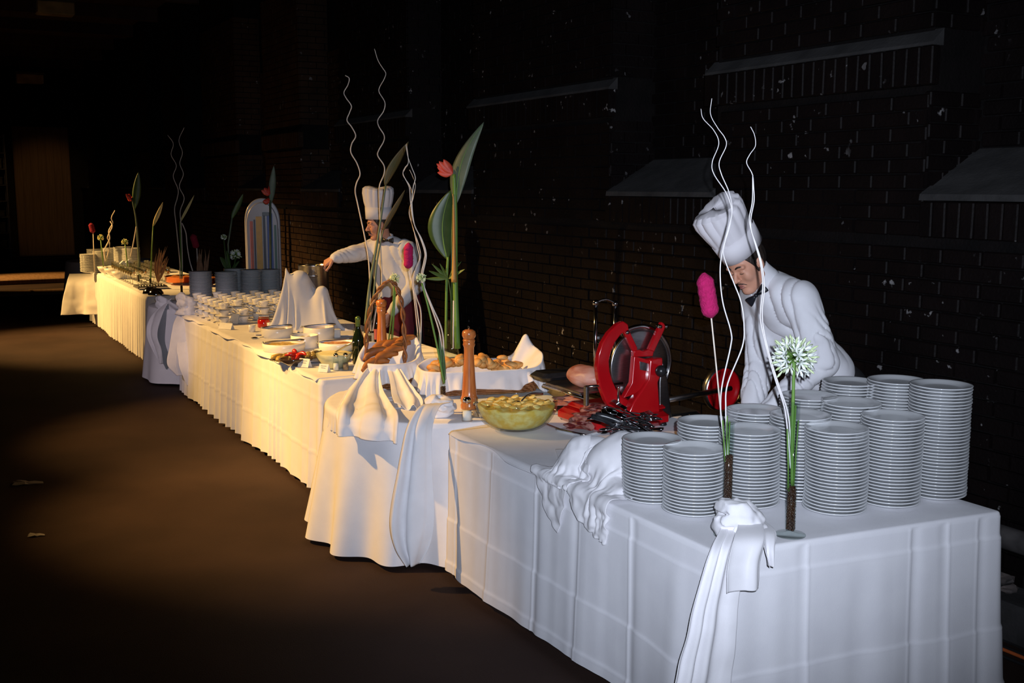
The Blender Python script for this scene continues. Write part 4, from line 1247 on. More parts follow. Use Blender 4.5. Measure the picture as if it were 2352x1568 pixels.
MB().add(*tube([pt(1039, 800, 7.23) - f.location, pt(1037, 600, 7.23) - f.location, pt(1040, 470, 7.23) - f.location], .006, 7)).build('stem', leaf_green, f)
MB().add(*tube([pt(1041, 800, 7.15) - f.location, pt(1042, 690, 7.15) - f.location], .005, 7)).build('white_rod', willow_white, f)
f = flower_thing('small fern frond spreading low beside the heliconia', 'leaf', bV6 + Vector((.0, .0, .03)), name='fern_frond')
MB().add(*tube([p - np.array(tuple(f.location)) for p in spline([pt(1036, 790, 7.21), pt(1036, 690, 7.21), pt(1030, 640, 7.21)], 10)], .004, 6)).build('stalk', leaf_green, f)
fg = mat('fern_green', (.07, .13, .02), .5, col2=(.10, .17, .04), scale=14)
for i, (x, y) in enumerate(((985, 622), (978, 640), (992, 606), (1060, 600), (1068, 618), (1055, 628), (1010, 605), (1048, 598))):
    leaf_blade(pt(1030, 640, 7.21), pt(x, y, 7.16 + .02 * (i % 4)), (.2, .4, 1), .013, fg, f, name='frond', mid=False)

# --- crumpled napkins with cutlery by the plate stacks
bvv = A0 + td * 1.02 + tn * .20
def colA(P):
    q = P - np.array(tuple(A0))
    t_ = q @ np.array(tuple(td)); n_ = q @ np.array(tuple(tn))
    d = np.stack([-t_ - .03, t_ - 2.2, -n_ - .008, n_ - 1.18, P[:, 2] - TZ - .003], 1)
    o = np.linalg.norm(np.maximum(d, 0), axis=1) + np.minimum(d.max(1), 0)
    lump = sd_ell(P, tuple(A0 + td * .84 + tn * .23 + Vector((0, 0, TZ + .05))), (.17, .13, .15))
    lump2 = sd_ell(P, tuple(A0 + td * 1.02 + tn * .16 + Vector((0, 0, TZ + .03))), (.12, .09, .12))
    lump3 = sd_cone(P, tuple(A0 + td * .70 + tn * .09 + Vector((0, 0, TZ))), tuple(A0 + td * .95 + tn * .14 + Vector((0, 0, TZ + .05))), .04, .05)
    return np.minimum(np.minimum(o, lump3), np.minimum(lump, lump2))
s0 = A0 + td * .86 + tn * .20
X = sheet(s0 + Vector((0, 0, 1.06)), td + tn * .25, tn - td * .25, .46, .38, 64, 54)
X += (.06 * vnoise(X + 9, 8) + .03 * vnoise(X + 3, 17))[..., None] * np.array([0, 0, 1.0])
Xr = wrinkle(drape_cloth(X, colA, steps=90, iters=5, thick=.006, bend=.05, rest=1.5), .016, 10, 1.0)
tag(cloth_obj('napkin', Xr, linen2), 'crumpled white napkins bunched beside the plate stacks under the cutlery', 'napkin')
s1 = A0 + td * 1.02 + tn * .055
X = sheet(s1 + Vector((0, 0, .99)), td + tn * .6, tn - td * .6, .20, .22, 36, 40)
X += (.04 * vnoise(X + 12, 10))[..., None] * np.array([0, 0, 1.0])
Xr = wrinkle(drape_cloth(X, colA, steps=100, iters=5, thick=.016, bend=.06, rest=1.4), .012, 13, 4.0)
tag(cloth_obj('napkin', Xr, linen2), 'white napkin whose pointed corner hangs over the long table side', 'napkin')
s2 = A0 + td * 1.22 + tn * .30
X = sheet(s2 + Vector((0, 0, TZ + .05)), td + tn * .5, tn - td * .5, .34, .30, 24, 22)
X += (.01 * vnoise(X + 2, 9))[..., None] * np.array([0, 0, 1.0])
Xr = drape_cloth(X, lambda P: P[:, 2] - TZ - .004, steps=60, iters=4, thick=.006)
tag(cloth_obj('napkin', Xr, linen2), 'flat white napkin spread beside the salad bowl towards the slicer', 'napkin')
# cutlery bundle
cb = A0 + td * .88 + tn * .27
for i in range(16):
    L = random.uniform(.17, .20); a = random.uniform(-.5, .5) + (2.9 if i % 3 else .4)
    base = cb + td * random.uniform(-.08, .10) + tn * random.uniform(-.05, .07) + Vector((0, 0, TZ + .205 + .004 * i))
    nm = 'fork' if i % 2 else 'serving_spoon'
    t = empty(nm, base, a, ('steel fork' if i % 2 else 'steel spoon') + ' in the shiny cutlery heap on the crumpled napkins', 'fork' if i % 2 else 'spoon', 'cutlery heap')
    t.rotation_euler = (random.uniform(-.5, .5), random.uniform(-.45, .25), a)
    P = spline([(-L / 2, 0, 0), (-L / 6, 0, .004), (L / 4, 0, .002), (L / 2 - .04, 0, .008)], 12)
    v, f_ = tube(P, [.0055, .0055, .005, .0045, .004, .0036, .003, .003, .003, .003, .0035, .004], 6)
    MB().add([(x, y * 1.6, z * .8) for x, y, z in v], f_).build('handle', chrome if i % 4 else black_plastic, t)
    if i % 2:
        MB().add(*box(L / 2 - .026, 0, .009, .026, .024, .003, .001)).build('fork_head', chrome, t, smooth=False)
        for j in range(4):
            MB().add(*tube([(L / 2 - .014, -.010 + j * .0066, .009), (L / 2 + .02, -.010 + j * .0066, .013), (L / 2 + .034, -.010 + j * .0066, .009)], [.0018, .0016, .001], 5)).build('tine', chrome, t)
    else:
        MB().add(*sphere((L / 2 - .012, 0, .009), .027, 12, 7, (1, .72, .22))).build('spoon_bowl', chrome, t)
# black carving handles lying over the bundle
for i, (dx, dz) in enumerate(((0, 0), (.03, .012))):
    t = empty('carving_fork', cb - td * .0 + tn * (-.06 + dx) + Vector((0, 0, TZ + .225 + dz)), math.atan2(-td.y, -td.x) + .6 + .3 * i, 'black-handled carving tool across the cutlery heap', 'carving fork', 'cutlery heap')
    t.rotation_euler.y = .28
    MB().add(*tube(spline([(-.13, 0, 0), (-.07, 0, .004), (0, 0, 0)], 10), [.008, .012, .0125, .012, .011, .0115, .012, .012, .010, .007], 8)).build('grip', black_plastic, t)
    MB().add(*tube([(0, 0, 0), (.06, 0, 0), (.13, 0, .006)], [.004, .0035, .002], 6)).build('shank', chrome, t)
# ================================================================== hand-cranked red meat slicer
SLZ = math.atan2(tn.y, tn.x)
cS = pt(1470, 838, 5.42)
OS = Vector((cS.x, cS.y, TZ + .001)); zc = cS.z - OS.z
def sl(zx, zy, ly=0.0):
    """zoomed photo point on the slicer plane local y = ly -> local (x, z)"""
    r = Vector(ray(1200 + zx / 4.126, 660 + zy / 4.126)); o = Vector((0, 0, CAMH)); p0 = OS + td * ly
    s = (p0 - o).dot(td) / r.dot(td); P = o + r * s - OS
    return (P.dot(tn), P.z)
slicer = empty('meat_slicer', OS, SLZ, 'red hand-cranked flywheel meat slicer with a big steel blade', 'meat slicer')
def smooth_outline(pts, n): return [tuple(p) for p in spline(list(pts) + [pts[0]], n)][:-1]
RY = Matrix.Rotation(math.pi / 2, 4, 'X')          # lathe axis z -> -y
def disc(name, prof, x, y, z, m, seg=56, parent=slicer, cap=False):
    return MB().add(*lathe(prof, seg, cap=cap), M=Matrix.Translation((x, y, z)) @ RY).build(name, m, parent)
bc = sl(1120, 740)
xb, zb = bc[0], zc + .0
xb = 0.0
blade = disc('blade', [(0, .010), (.05, .010), (.12, .006), (.172, .001), (.182, -.004), (.172, -.006), (0, -.008)], xb, 0.0, zc, steel, 72)
hub = disc('blade_hub', [(0, .016), (.035, .016), (.045, .010), (.05, .008)], xb, 0, zc, steel)
# chrome guard round the free half
arc = [(xb + .196 * math.cos(a), .012, zc + .196 * math.sin(a)) for a in np.linspace(math.radians(-62), math.radians(122), 60)]
MB().add(*tube(arc, .0125, 10)).build('chrome_guard', chrome, slicer)
back_arc = [(xb + .186 * math.cos(a), .022, zc + .186 * math.sin(a)) for a in np.linspace(math.radians(-62), math.radians(122), 40)]
MB().add(*tube(back_arc, .016, 8)).build('guard_band', steel, slicer)
def plate_part(name, zpts, ly, th, m, n=None, bev=.006):
    o2 = [sl(a, b, ly) for a, b in zpts]
    if n: o2 = smooth_outline(o2, n)
    ar = sum(o2[i][0] * o2[(i + 1) % len(o2)][1] - o2[(i + 1) % len(o2)][0] * o2[i][1] for i in range(len(o2)))
    if ar < 0: o2 = o2[::-1]
    o = MB().add(*prism(o2, ly, ly + th)).build(name, m, slicer, smooth=False)
    md = o.modifiers.new('bevel', 'BEVEL'); md.width = bev; md.segments = 3; md.limit_method = 'ANGLE'; md.angle_limit = .6
    autosmooth(o, 50)
    return o
plate_part('crescent_guard', [(960, 320), (900, 350), (820, 430), (760, 530), (725, 640), (712, 750), (720, 850), (745, 960), (790, 1080), (850, 1180), (930, 1255), (1010, 1280), (1030, 1150), (1075, 1050), (1010, 1070), (950, 1040), (900, 980), (858, 890), (830, 800), (822, 700), (840, 610), (880, 520), (940, 440), (1012, 405), (1004, 350)], -.040, .035, red_enamel)
plate_part('arm', [(965, 425), (1012, 400), (1095, 575), (1075, 640), (1050, 600)], -.046, .026, red_enamel)
plate_part('arm', [(1322, 325), (1352, 345), (1350, 400), (1245, 625), (1185, 620), (1210, 560)], -.046, .026, red_enamel)
plate_part('arm_yoke', [(1060, 600), (1110, 590), (1150, 605), (1195, 585), (1250, 600), (1240, 655), (1060, 660)], -.052, .034, red_enamel)
plate_part('column', [(1000, 1285), (1310, 1275), (1302, 1100), (1288, 900), (1335, 780), (1332, 665), (1215, 685), (1200, 870), (1150, 950), (1060, 1080), (1015, 1180)], -.105, .055, red_enamel, bev=.008)
plate_part('column_side', [(1302, 1275), (1420, 1235), (1400, 1060), (1385, 900), (1345, 740), (1330, 700), (1300, 900)], -.075, .06, steel, bev=.008)
plate_part('gauge_frame', [(1062, 650), (1216, 690), (1200, 875), (1150, 945), (1070, 1010), (960, 1050), (1040, 905)], -.085, .035, red_enamel, bev=.005)
plate_part('gauge_window', [(1112, 700), (1196, 720), (1190, 795), (1115, 780)], -.0885, .012, steel, bev=.002)
kx, kz = sl(1285, 785, -.11)
MB().add(*sphere((kx, -.135, kz), .030, 18, 12)).build('black_knob', black_plastic, slicer)
for zx, zy in ((990, 425), (1360, 370), (1300, 370)):
    x, z = sl(zx, zy, -.045); disc('screw', [(0, .012), (.008, .012), (.011, .006), (.011, -.02), (0, -.02)], x, -.045, z, chrome, 14)
# base casting
MB().add(*box(-.12, .06, .035, .44, .40, .07, .02)).build('base', red_enamel, slicer, ang=35)
MB().add(*box(-.10, .06, .083, .40, .32, .03, .012)).build('base_step', red_enamel, slicer, ang=35)
for sx in (-.30, .06):
    for sy in (-.12, .24): MB().add(*lathe([(.02, 0), (.022, .004), (.016, .016)], 14), M=Matrix.Translation((sx, sy, 0))).build('foot', black_plastic, slicer)
# meat carriage on the left with rails, plate and tall clamp posts
MB().add(*box(-.235, .19, .175, .22, .34, .012, .003)).build('carriage_plate', steel, slicer, smooth=False)
MB().add(*tube([(-.33, -.02, .155), (-.33, .40, .155)], .010, 10)).build('carriage_rail', chrome, slicer)
MB().add(*tube([(-.13, -.02, .155), (-.13, .40, .155)], .010, 10)).build('carriage_rail', chrome, slicer)
MB().add(*tube([(-.34, -.02, .215), (-.12, -.02, .215)], .0075, 8)).build('carriage_bar', chrome, slicer)
MB().add(*box(-.335, -.02, .17, .018, .03, .10, .004)).build('carriage_post', steel, slicer, smooth=False)
MB().add(*lathe([(0, 0), (.012, 0), (.014, .01), (.008, .02), (.008, .09), (.011, .095), (0, .10)], 14, cap=False), M=Matrix.Translation((-.165, -.05, .11))).build('lock_lever', chrome, slicer)
MB().add(*box(-.25, .36, .215, .30, .16, .04, .018)).build('black_pusher', black_plastic, slicer, ang=35)
P1 = [(690, 810), (695, 160), (700, 130)]
xa, za = sl(690, 800, .12); xa2, za2 = sl(695, 140, .12); xe, ze = sl(880, 150, .12)
MB().add(*tube([(xa, .12, .18), (xa2, .12, za2)], .0105, 10)).build('clamp_post', chrome, slicer)
MB().add(*tube([(xe, .12, .18), (xe, .12, ze)], .0105, 10)).build('clamp_post', chrome, slicer)
MB().add(*tube(spline([(xa2, .12, za2), ((xa2 + xe) / 2, .12, za2 + .012), (xe, .12, ze)], 14), .006, 8)).build('clamp_bridge', chrome, slicer)
for (x, z) in ((xa2, za2), (xe, ze)):
    MB().add(*lathe([(0, -.012), (.015, -.012), (.016, 0), (.012, .012), (0, .014)], 14, cap=False), M=Matrix.Translation((x, .12, z))).build('post_cap', chrome, slicer)
xk, zk = sl(760, 470, .12)
MB().add(*box(xk, .12, zk, .075, .03, .028, .008)).build('clamp_block', steel, slicer, ang=35)
MB().add(*tube([(xk - .045, .12, zk - .02), (xk + .02, .09, zk - .045)], .007, 8)).build('clamp_handle', chrome, slicer)
# flywheel and drive shaft on the right
xf, zf = sl(1890, 960, .22)
wheel = disc('flywheel', [(0, .006), (.03, .012), (.045, .008), (.098, .006), (.102, .018), (.118, .018), (.120, -.018), (.102, -.018), (.098, -.006), (0, -.006)], xf, .22, zf, red_enamel, 48)
disc('flywheel_rim', [(.119, .02), (.128, .014), (.128, -.014), (.119, -.02)], xf, .22, zf, steel, 48)
MB().add(*tube([(.17, .05, zf + .012), (xf + .01, .16, zf + .012)], .016, 12)).build('drive_arm', steel, slicer)
MB().add(*lathe([(0, -.02), (.022, -.02), (.024, .02), (0, .022)], 14, cap=False), M=Matrix.Translation((.185, .055, zf + .03))).build('arm_joint', steel, slicer)
MB().add(*box(.27, .12, zf - .095, .30, .20, .07, .012)).build('gear_box', steel, slicer, ang=35)
MB().add(*box(.27, .12, (zf - .13) / 2, .08, .12, zf - .13, .01)).build('gear_leg', steel, slicer, ang=35)
# tray with slices beside it
ham_mat = mat('pink_ham', (.50, .17, .12), .42, col2=(.66, .36, .28), scale=9, stretch=(1, 1, 4), detail=5)
raw_mat = mat('red_cured_meat', (.20, .03, .028), .4, col2=(.50, .24, .20), scale=26, lo=.44, hi=.58)
def meat_tray(c, rz, L, Wd, label_t, label_m, m, n, h0=.0, stand=0):
    t = empty('meat_platter', c, rz, label_t, 'platter')
    MB().add(*box(0, 0, .008, L, Wd, .012, .005)).build('tray', steel if stand else china, t, ang=30)
    for sx in (-1, 1): MB().add(*tube([(sx * L / 2, -Wd / 2, .014), (sx * L / 2, Wd / 2, .014)], .006, 6)).build('tray_rim', chrome, t)
    for i in range(n):
        u = i / max(1, n - 1) - .5
        V = []
        for a in range(14):
            ph = 2 * math.pi * a / 14; r = .062 * (1 + .18 * math.sin(2 * ph + i))
            V.append((r * math.cos(ph) * 1.25, r * math.sin(ph), .010 * math.sin(ph * 2 + i) + .006 * math.sin(3 * ph)))
        V.append((0, 0, .018))
        F = [(a, (a + 1) % 14, 14) for a in range(14)]
        p = Matrix.Translation(c) @ Matrix.Rotation(rz, 4, 'Z') @ Vector((u * L * .62, random.uniform(-.25, .25) * Wd * .5, .032 + .0068 * i))
        o = mesh_obj('meat_slice', V, F, m, loc=p, rz=random.uniform(0, 3)); solidify(o, .004); subsurf(o, 2)
        tag(o, label_m, 'meat', 'slices on the ' + ('ham' if m is ham_mat else 'cured meat') + ' platter')
meat_tray(A0 + td * 2.20 + tn * .83 + Vector((0, 0, TZ + .001)), SLZ, .30, .22, 'flat steel platter of pink ham behind the slicer carriage', 'folded pink ham slice heaped beside the long basket napkin', ham_mat, 14, stand=1)
meat_tray(A0 + td * 1.72 + tn * .60 + Vector((0, 0, TZ + .001)), SLZ + .3, .26, .19, 'white dish of dark red cured meat between bowl and slicer', 'dark red marbled cured meat slice between bowl and slicer', raw_mat, 12)
# a joint of ham held on the carriage
def hamfn(P): return sd_ell(P, (-.235, .14, .235), (.085, .13, .055)) + .006 * vnoise(P, 25)
ho = sdf_obj('ham_joint', hamfn, (-.36, -.02, .15), (-.11, .31, .32), .006, ham_mat); ho.location = OS; ho.rotation_euler = (0, 0, SLZ)
tag(ho, 'pink boned ham joint lying on the slicer carriage', 'meat')
# ================================================================== things on the long middle table
cream_mat = mat('cream_sauce', (.80, .70, .42), .4, col2=(.86, .78, .54), scale=8)
dish_white = mat('white_stoneware', (.80, .78, .75), .25, col2=(.76, .74, .71), scale=6)
def dish(x, y, r, h, label, fill, lift=.004):
    c = at(x, y - 4, TZ + lift)
    t = empty('serving_dish', c, 0, label, 'dish')
    MB().add(*lathe([(0, 0), (r * .93, 0), (r * .97, .004), (r, h * .5), (r * 1.0, h), (r * .965, h + .003), (r * .94, h), (r * .92, .012), (0, .012)], 36, cap=False)).build('dish_body', dish_white, t)
    v, f_ = lathe([(r * .93, h * .72), (r * .8, h * .78), (r * .5, h * .84), (r * .2, h * .86), (0, h * .86)], 30, cap=False)
    V = np.array(v); V[:, 2] += .006 * vnoise(V + x, 40)
    MB().add(V.tolist(), f_).build('food', fill, t)
    return t, h
pick = mat('pickled_vegetables', (.34, .22, .06), .4, col2=(.50, .36, .12), scale=40, bump=.5)
saladg = mat('green_olives', (.20, .18, .05), .4, col2=(.34, .22, .08), scale=50, bump=.5)
rosy = mat('rosy_salad', (.45, .16, .08), .4, col2=(.62, .38, .2), scale=40, bump=.5)
DISH = [dish(637, 777, .125, .072, 'white round dish beside the red jar', pick),
        dish(733, 785, .120, .105, 'tall white round dish right before the draped kettle', rosy),
        dish(700, 801, .102, .090, 'small deep white dish between the two low ones', saladg),
        dish(652, 808, .155, .055, 'wide shallow white dish with tongs across its rim', pick),
        dish(776, 806, .140, .055, 'low white dish with long tongs next to the green bottle', rosy)]
def tongs(d, rz, L, label, dx=0, dy=0):
    t0, h = d
    t = empty('serving_tongs', t0.location + Vector((dx, dy, h + .012)), rz, label, 'tongs')
    t.rotation_euler.y = -.06
    for s in (-1, 1):
        P = spline([(-L / 2, 0, .0), (-L / 4, s * .012, .004), (L / 4, s * .018, .002), (L / 2, s * .010, -.002)], 14)
        v, f_ = tube(P, [.004] * 9 + [.005, .007, .008, .007, .004], 6)
        MB().add(v, f_).build('tong_arm', steel, t)
    MB().add(*sphere((-L / 2, 0, 0), .008, 8, 6)).build('pivot', steel, t)
tongs(DISH[0], .3, .24, 'steel tongs resting across the dish beside the red jar')
tongs(DISH[1], .25, .26, 'steel tongs lying over the tall dish before the draped kettle')
tongs(DISH[3], .1, .30, 'broad steel tongs on the wide shallow dish')
tongs(DISH[4], .35, .30, 'long dark tongs on the low dish next to the green bottle')
# fish platter
pf_ = at(712, 829, TZ + .004)
plat = empty('fish_platter', pf_, .25, 'long oval platter of smoked fish before the white dishes', 'platter')
v, f_ = lathe([(0, .004), (.20, .004), (.27, .018), (.275, .022), (.265, .022), (.20, .010), (0, .010)], 40, cap=False)
MB().add([(x, y * .55, z) for x, y, z in v], f_).build('platter', steel, plat)
fish_mat = mat('smoked_fish', (.30, .20, .05), .3, col2=(.16, .12, .04), scale=16, stretch=(2, 1, 1))
fish_gold = mat('golden_garnish', (.55, .36, .08), .4, col2=(.42, .26, .06), scale=30)
for i in range(18):
    u = (i % 9) / 8 - .5; y = -.06 + .11 * (i // 9) + random.uniform(-.015, .015)
    P = spline([(-.075, 0, 0), (-.05, .004, .006), (0, .006, .010), (.05, 0, .006), (.085, -.004, .002)], 14)
    rr = [.006, .014, .019, .021, .022, .021, .020, .018, .015, .012, .009, .006, .012, .003]
    v, f_ = tube(P, rr, 8)
    o = MB().add([(a, b, c * .8) for a, b, c in v], f_).build('smoked_fish', fish_mat if i % 3 else fish_gold, loc=Matrix.Translation(pf_) @ Matrix.Rotation(.25, 4, 'Z') @ Vector((u * .40, y, .030 + .006 * (i % 3))), rz=.25 + random.uniform(-.5, .5) + 1.2)
    tag(o, ('olive brown' if i % 3 else 'golden') + ' smoked fish on the long oval platter', 'fish', 'smoked fish on the platter')
# dark dish with red peppers
pd_ = at(682, 838, TZ + .008)
dk = empty('dark_dish', pd_, .5, 'small dark glass dish holding red peppers at the table edge', 'dish')
smoke = mat('dark_glass', (.05, .03, .02), .1, col2=(.08, .05, .03), scale=10, coat=.5)
v, f_ = lathe([(0, 0), (.055, 0), (.09, .03), (.105, .05), (.10, .05), (.05, .008), (0, .008)], 28, cap=False)
MB().add([(x * 1.15, y * .8, z) for x, y, z in v], f_).build('dish_body', smoke, dk)
redp = mat('red_pepper', (.55, .03, .02), .25, col2=(.40, .015, .012), scale=12, coat=.4)
for i in range(7):
    a = i * 2.4; r = .018 * i ** .6
    P = spline([(-.035, 0, 0), (0, .012, .012), (.04, .0, .002)], 10)
    v, f_ = tube(P, [.004, .011, .014, .015, .015, .014, .012, .010, .006, .002], 8)
    o = MB().add(v, f_).build('red_pepper', redp, loc=pd_ + Vector((r * math.cos(a), r * math.sin(a), .036 + .007 * i)), rz=a)
    tag(o, 'glossy red pepper in the small dark dish', 'pepper', 'red peppers')
# bowl of cream
pc_ = at(768, 845, TZ + .004)
cb_ = empty('sauce_bowl', pc_, 0, 'clear glass bowl of pale cream sauce behind the shakers', 'bowl')
MB().add(*lathe([(0, 0), (.07, 0), (.075, .003), (.11, .06), (.138, .125), (.134, .125), (.106, .06), (.07, .007), (0, .007)], 36, cap=False)).build('bowl', glass, cb_)
MB().add(*lathe([(0, .009), (.068, .009), (.102, .06), (.122, .098), (.11, .102), (.05, .106), (0, .107)], 32, cap=False)).build('sauce', cream_mat, cb_)
MB().add(*tube([(.0, .0, .10), (.09, -.06, .16), (.15, -.1, .19)], [.005, .004, .005], 7)).build('spoon_handle', steel, cb_)
# cards
card_m = mat('card_white', (.82, .80, .74), .8); ink = mat('card_ink', (.10, .08, .08), .8)
def card(x, y, w, h, rz, label, lines=2, dark=False):
    c = at(x, y, TZ + .007)
    t = empty('menu_card', c, rz, label, 'card')
    v = [(-w / 2, -.022, 0), (w / 2, -.022, 0), (w / 2, 0, h), (-w / 2, 0, h), (-w / 2, .022, 0), (w / 2, .022, 0)]
    o = mesh_obj('folded_card', v, [(0, 1, 2, 3), (3, 2, 5, 4)], card_m, t, smooth=False); solidify(o, .0006)
    n = Vector((0, -h, .022)).normalized()
    for i in range(lines):
        k = .72 - .24 * i; ww = w * (.3 - .06 * (i % 2))
        zc_ = h * k; yc = -.022 * (1 - k)
        q = [(-ww, yc - .0011, zc_), (ww, yc - .0011, zc_), (ww, yc - .0009 - .022 * (-.05), zc_ + h * .05), (-ww, yc - .0009 - .022 * (-.05), zc_ + h * .05)]
        mesh_obj('print_line', q, [(0, 1, 2, 3)], ink, t, smooth=False)
card(700, 842, .085, .055, -.45, 'small folded menu card before the bowl of cream sauce')
card(745, 853, .07, .05, -.4, 'small folded menu card next to the salt shaker of the cream bowl')
card(535, 742, .15, .085, -.5, 'large folded card standing between the coffee cups and the red jar', 0)
card(520, 755, .14, .05, -.5, 'low folded card lying before the coffee cups', 0)
cdN = at(812, 915, TZ + .012)
t = empty('name_card', Vector((-.80, 5.66, TZ + .012)), .1, 'printed label card lying on the napkin at the round table rim', 'card')
mesh_obj('card_sheet', *box(0, 0, .001, .085, .06, .0012), card_m, t, smooth=False)
for i in range(3): mesh_obj('print_line', *box(-.005 + .004 * i, .016 - i * .014, .0022, .05 - .012 * (i % 2), .0035, .0006), ink, t, smooth=False)
# red jar and candles
pj = at(606, 752, TZ + .004)
t = empty('red_jar', pj, 0, 'small red jar with a pale lid among the white cups', 'jar')
MB().add(*lathe([(0, 0), (.045, 0), (.052, .01), (.052, .06), (.04, .075), (.036, .075), (0, .075)], 20, cap=False)).build('jar_body', mat('red_glass', (.52, .012, .010), .12, col2=(.42, .008, .008), scale=6, coat=.6), t)
MB().add(*lathe([(.036, .075), (.044, .075), (.044, .088), (0, .09)], 20, cap=False)).build('lid', mat('brown_lid', (.25, .07, .04), .4), t)
for i, (x, y) in enumerate(((579, 762), (622, 757))):
    t = empty('tealight_cup', at(x, y, TZ + .004), 0, ('small white candle cup before the red jar', 'small white candle cup tucked behind the red jar')[i], 'candle cup')
    MB().add(*lathe([(0, 0), (.026, 0), (.032, .06), (.029, .06), (.026, .045), (0, .045)], 18, cap=False)).build('cup', dish_white, t)
    MB().add(*lathe([(0, .045), (.024, .046), (.0, .05)], 14, cap=False)).build('wax', cream_mat, t)
t = empty('steel_spoon_rest', at(585, 778, TZ + .004), .4, 'small shiny spoon lying before the dish beside the red jar', 'spoon')
MB().add(*sphere((0, 0, .008), .03, 12, 7, (1, .7, .25))).build('spoon_bowl', chrome, t)
MB().add(*tube([(.025, 0, .008), (.09, 0, .012), (.14, 0, .008)], [.003, .003, .005], 7)).build('handle', chrome, t)
# bottles
bot_g = mat('dark_green_bottle', (.006, .010, .004), .06, col2=(.010, .018, .006), scale=5, coat=1.0)
bot_b = mat('black_bottle', (.006, .004, .005), .08, col2=(.012, .008, .008), scale=5, coat=1.0)
lab_m = mat('bottle_label', (.60, .56, .46), .7, col2=(.52, .48, .40), scale=30); foil = mat('bottle_foil', (.12, .20, .06), .3, .5)
lab_r = mat('bottle_label_red', (.50, .10, .08), .6)
def bottle(x, y, h, r, m, lm, fm, label, lift=.004):
    t = empty('bottle', at(x, y - 3, TZ + lift), random.uniform(0, 6), label, 'bottle')
    k = h
    MB().add(*lathe([(0, .01), (r * .8, .002), (r * .96, .0), (r, .008), (r, k * .48), (r * .93, k * .55), (r * .55, k * .68), (r * .38, k * .76), (r * .33, k * .93), (r * .40, k * .935), (r * .40, k * .965), (r * .33, k * .97), (r * .33, k), (0, k)], 24, cap=False)).build('glass_body', m, t)
    if lm: MB().add(*lathe([(r + .0008, k * .14), (r + .0008, k * .38)], 24, cap=False)).build('paper_label', lm, t)
    MB().add(*lathe([(r * .395, k * .80), (r * .40, k * .93), (r * .45, k * .94), (r * .44, k * .985), (r * .2, k * 1.012), (0, k * 1.015)], 18, cap=False)).build('neck_foil', fm, t)
bottle(824, 838, .32, .042, bot_g, None, foil, 'dark green sparkling wine bottle beside the cream bowl')
bottle(848, 800, .29, .038, bot_b, lab_m, bot_b, 'dark bottle with a pale label behind the green bottle')
bottle(866, 795, .33, .036, bot_b, lab_r, bot_b, 'taller dark bottle with a reddish label by the second pepper mill')
t = empty('tumbler', at(822, 790, TZ + .004), 0, 'clear tumbler behind the green bottle', 'glass')
MB().add(*lathe([(0, 0), (.03, 0), (.036, .12), (.034, .12), (.028, .006), (0, .006)], 20, cap=False)).build('glass_body', glass, t)
t = empty('white_box', at(768, 775, TZ + .004), .4, 'little white box beyond the tall white dish', 'box')
MB().add(*box(0, 0, .03, .09, .06, .06, .006)).build('carton', dish_white, t, smooth=False); MB().add(*box(0, 0, .063, .094, .064, .008, .002)).build('lid', dish_white, t, smooth=False)

# soup kettle wrapped in white cloth
pk = pt(722, 700, 9.20); pk.z = TZ + .004
kt = empty('stock_pot', pk, 0, 'tall steel soup pot half wrapped in white cloth under the far chef hand', 'pot')
MB().add(*lathe([(0, 0), (.122, 0), (.127, .006), (.127, .52), (.132, .526), (.127, .53), (.121, .526), (.121, .02), (0, .016)], 44, cap=False)).build('pot_body', steel, kt)
for s in (-1, 1):
    MB().add(*tube(spline([(s * .03, s * .126, .44), (s * .03, s * .165, .445), (s * -.05, s * .16, .445), (s * -.05, s * .118, .44)], 16), .008, 8)).build('pot_handle', steel, kt)
MB().add(*lathe([(0, .44), (.12, .44)], 30, cap=False)).build('soup', cream_mat, kt)
lad = empty('ladle', pk + Vector((.01, -.05, .45)), 0, 'brass-handled ladle in the soup pot held by the far chef', 'ladle')
MB().add(*tube([(-.04, .03, -.01), (.02, -.02, .07), (.06, -.03, .095)], .007, 8)).build('handle', mat('brass', (.75, .52, .18), .25, 1.0), lad)
MB().add(*sphere((-.05, .035, -.02), .035, 12, 7, (1, 1, .6))).build('ladle_cup', steel, lad)
pa_, pb_ = pt(657, 603, 8.92), pt(741, 657, 8.90)
q0 = at(690, 748, TZ)
def wrapcol(P):
    a = np.array(tuple(pa_)); b = np.array(tuple(pb_))
    d1 = sd_cone(P, (pa_.x + .06, q0.y + .06, TZ), a + np.array([0, 0, -.02]), .13, .014)
    d2 = sd_cone(P, (pb_.x - .02, pb_.y + .06, TZ), b + np.array([-.01, .02, -.05]), .13, .045)
    d3 = sd_cone(P, (pa_.x + .13, q0.y + .07, TZ), tuple(pt(688, 643, 8.97)), .19, .075)
    return np.minimum(np.minimum(smin(d1, d2, .04), d3), P[:, 2] - TZ - .006)
ea = (pb_ - pa_); eb = Vector((-.25, 1, -.12))
X = sheet(pa_ + ea * .42, ea, eb, 1.0, .80, 76, 62)
Pn = X.reshape(-1, 3); pins = [int(np.argmin(((Pn - np.array(tuple(p))) ** 2).sum(1))) for p in (pa_, pb_)]
X += (.012 * vnoise(X, 6))[..., None] * np.array([0, 0, 1.0])
Xw = drape_cloth(X, wrapcol, steps=150, iters=6, thick=.008, bend=.05, rest=1.12, fric=.35, pins=pins)
o = cloth_obj('wrapping_cloth', Xw, linen2)
tag(o, 'white cloth draped in a tall peak round the steel soup pot', 'cloth')

